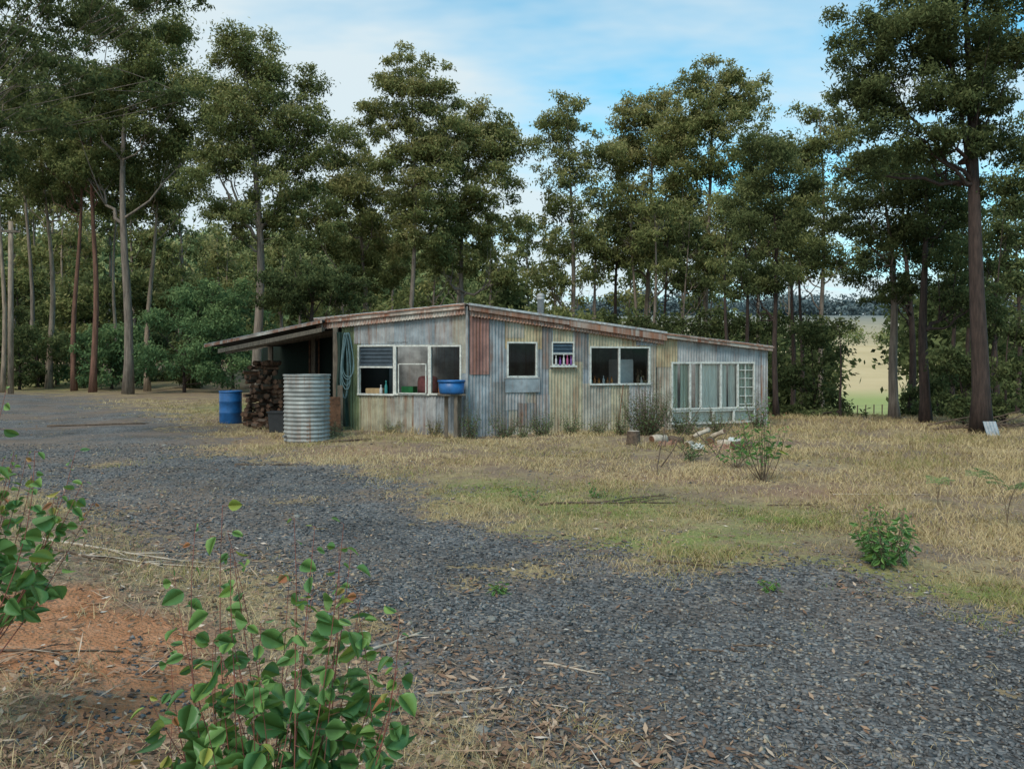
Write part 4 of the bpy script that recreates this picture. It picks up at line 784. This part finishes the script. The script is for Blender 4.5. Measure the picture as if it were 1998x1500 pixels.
def blades(name,label,x,y,hgt,tint,nb,spread,w0,cat='grass'):
    n=len(x); X=np.repeat(x,nb)+r.normal(size=n*nb)*np.repeat(spread,nb); Y=np.repeat(y,nb)+r.normal(size=n*nb)*np.repeat(spread,nb); h=np.repeat(hgt,nb)*r.uniform(.4,1.15,n*nb)
    Z=gz(X,Y)-.005; a=r.uniform(0,6.28,n*nb); lean=r.uniform(.3,2.0,n*nb)*h; w=w0*(.5+.1*Y); 
    p=np.stack([X,Y,Z],-1); ph=r.uniform(0,6.28,n*nb); s=np.stack([np.cos(ph),np.sin(ph),0*a],-1)*w[:,None]; d=np.stack([np.cos(a)*lean,np.sin(a)*lean,h],-1); mid=p+d*np.array([.32,.32,.62])
    V=np.stack([p-s,p+s,mid-s*.75,mid+s*.75,p+d],1).reshape(-1,3); Fc=(np.array([(0,1,3),(0,3,2),(2,3,4)])[None]+5*np.arange(n*nb)[:,None,None]).reshape(-1,3)
    t=np.clip(np.repeat(tint,nb)+r.normal(size=n*nb)*.16,0,1); o=npmesh(name,V,Fc,M['grass'],None,np.repeat(t,5)); tag(o,label,cat,kind='stuff')
def outhouse(x,y):
    wy=np.where(x<Cpt[0],Cpt[1]+(Cpt[0]-x)*.425,Cpt[1]+(x-Cpt[0])*.36); return ~((y>wy-.02)&(x>-7.5)&(x<6.7)&(y<26))
x,y=fan(64000,2.6,34,pw=.85); g=gravelmask(x,y)+.32*pn(x,y); k=(g<.38)|((g<.70)&(r.random(len(x))<.3))|(r.random(len(x))<.015); k&=outhouse(x,y)&((pn(x*.7+3,y*.7)>-.20)|(r.random(len(x))<.22)); bank=(bankd(x,y)>-.1)&(y<8); k&=~bank|(r.random(len(x))<.28*(1-np.clip(1.6*blobs(x,y,ORANGE),0,1)))
x=x[k];y=y[k];g=g[k]; gr=blobs(x,y,GREEN)*np.clip(.65+.9*pn(x*2.3+1,y*2.9),0,1); wy=np.where(x<Cpt[0],Cpt[1]+(Cpt[0]-x)*.425,Cpt[1]+(x-Cpt[0])*.36); near=np.exp(-((wy-y)/.5)**2)*(x>-4)*(x<6.6)
rightg=sm(2,7,x)*sm(5,9,y); hg=.022+.045*r.random(len(x))+.07*np.clip(pn(x+9,y*1.3),0,1)+.26*near*r.random(len(x))+.10*rightg*r.random(len(x))**2+.03*sm(9,14,y)*r.random(len(x)); hg*=(1-.3*gr); hg*=np.where(g>.42,.55,1)
blades('dry_grass','dry straw coloured grass with greener patches around the shack',x,y,hg,np.clip(.25+.80*gr*(.55+.45*r.random(len(x)))+.28*pn(x*.5,y*.5)+.12*pn(x*1.9,y*1.7),0,1),7,np.full(len(x),.05)+.002*y,.0021)
x,y=fan(1000,1.4,6); k=(bankd(x,y)>.2)&(r.random(len(x))>1.3*blobs(x,y,ORANGE)); x=x[k];y=y[k]; blades('bank_grass','thin dry grass stalks on the near left bank',x,y,.06+.20*r.random(len(x))**2,np.full(len(x),.12),6,np.full(len(x),.03),.0011)
def litter(x,y,l,tn,name,label,ar=.14):
    n=len(x); P=np.stack([x,y,gz(x,y)+.006+.01*r.random(n)],-1); a=r.uniform(0,6.28,n); d=np.stack([np.cos(a),np.sin(a),r.uniform(-.1,.3,n)],-1); s=np.cross(d,np.array([0,0,1.])+r.normal(size=(n,3))*.3); s=unit(s); L_=(l*r.uniform(.4,1.5,n))[:,None]
    V=np.stack([P,P+d*L_*.5+s*L_*ar,P+d*L_,P+d*L_*.5-s*L_*ar],1).reshape(-1,3); o=npmesh(name,V,np.arange(4*n).reshape(n,4),M['litter'],None,np.repeat(tn,4)); tag(o,label,'leaf litter',kind='stuff')
x,y=fan(28000,1.3,12); b_=bankd(x,y); k=(b_>-.4+.6*r.normal(size=len(x))*.4)&(y<9)&(r.random(len(x))>1.15*blobs(x,y,ORANGE)); x=x[k];y=y[k]; litter(x,y,.055+.0*x,np.clip(r.normal(.38,.26,len(x)),0,1),'bank_litter','fallen gum leaves and bark on the near left bank')
x,y=fan(2200,1.3,10); k=(bankd(x,y)>-.4); x=x[k];y=y[k]; litter(x,y,.20+.0*x,np.clip(r.normal(.5,.25,len(x)),0,1),'twig_litter','fine twigs and bark slivers on the near left bank',.015)
x,y=fan(16000,2.5,26); gm=gravelmask(x,y); k=outhouse(x,y)&(r.random(len(x))<np.where(gm>.75,.16+.2*np.clip(pn(x*.8,y*.8+2),0,1),.9)); x=x[k];y=y[k]; litter(x,y,.035+.0025*y,np.clip(r.normal(.42,.26,len(x)),0,1),'scattered_litter','fallen leaves scattered over gravel and grass')
# ---------------------------------------------------------------- world, sun, camera
SE,SR=math.radians(50),math.radians(205)
wd=bpy.data.worlds.new('World'); scn.world=wd; wd.use_nodes=True; nt=wd.node_tree; bg=nt.nodes['Background']; out=nt.nodes['World Output']
sk=N(nt,'ShaderNodeTexSky',sky_type='NISHITA'); sk.sun_disc=False; sk.sun_elevation=SE; sk.sun_rotation=SR; sk.ozone_density=2.; sk.air_density=1.
skc=mixc(nt,1.,sk.outputs[0],(.90,1.95,1.80),'MULTIPLY'); L(nt,skc,bg.inputs[0]); bg.inputs[1].default_value=.13
tc=N(nt,'ShaderNodeTexCoord'); sp=N(nt,'ShaderNodeSeparateXYZ'); L(nt,tc.outputs['Generated'],sp.inputs[0])
zc=math_(nt,'ADD',math_(nt,'MAXIMUM',sp.outputs[2],0.),.22); cx=math_(nt,'DIVIDE',sp.outputs[0],zc); cy=math_(nt,'DIVIDE',sp.outputs[1],zc); cb=N(nt,'ShaderNodeCombineXYZ'); L(nt,cx,cb.inputs[0]); L(nt,cy,cb.inputs[1])
mp=N(nt,'ShaderNodeMapping'); mp.inputs['Scale'].default_value=(.8,1.5,1); mp.inputs['Rotation'].default_value=(0,0,.45); mp.inputs['Location'].default_value=(1.7,.3,0); L(nt,cb.outputs[0],mp.inputs[0])
cn=noi(nt,mp.outputs[0],1.1,5,.58); hzf=math_(nt,'MULTIPLY',math_(nt,'POWER',math_(nt,'SUBTRACT',1.,math_(nt,'MAXIMUM',sp.outputs[2],0.)),4.5),.46)
sidef=math_(nt,'MULTIPLY',sp.outputs[0],-.50)
cf=ramp(nt,[(.32,(.04,.04,.04)),(.66,(.95,.95,.95))],math_(nt,'ADD',math_(nt,'ADD',math_(nt,'MULTIPLY_ADD',cn,1.4,-.20),hzf),sidef))
b2=N(nt,'ShaderNodeBackground'); b2.inputs[0].default_value=(.69,.79,.83,1); b2.inputs[1].default_value=1.08
ms=N(nt,'ShaderNodeMixShader'); L(nt,cf.outputs[0],ms.inputs[0]); L(nt,bg.outputs[0],ms.inputs[1]); L(nt,b2.outputs[0],ms.inputs[2]); L(nt,ms.outputs[0],out.inputs[0])
sl=bpy.data.lights.new('sun','SUN'); sl.energy=2.35; sl.angle=math.radians(20); sl.color=(1,.93,.82); so=bpy.data.objects.new('sun',sl); COL.objects.link(so)
az=SR; sd=Vector((math.sin(az)*math.cos(SE),math.cos(az)*math.cos(SE),math.sin(SE))); so.rotation_euler=sd.to_track_quat('Z','Y').to_euler()
cam=bpy.data.cameras.new('camera'); co=bpy.data.objects.new('camera',cam); COL.objects.link(co); co.location=(0,0,CH); co.rotation_euler=(PI/2,0,0); cam.sensor_width=36; cam.lens=F/1998*36; cam.shift_y=-45/1998; cam.clip_end=6000; cam.clip_start=.05; scn.camera=co
scn.view_settings.view_transform='Standard'; scn.view_settings.look='None'; scn.view_settings.exposure=0
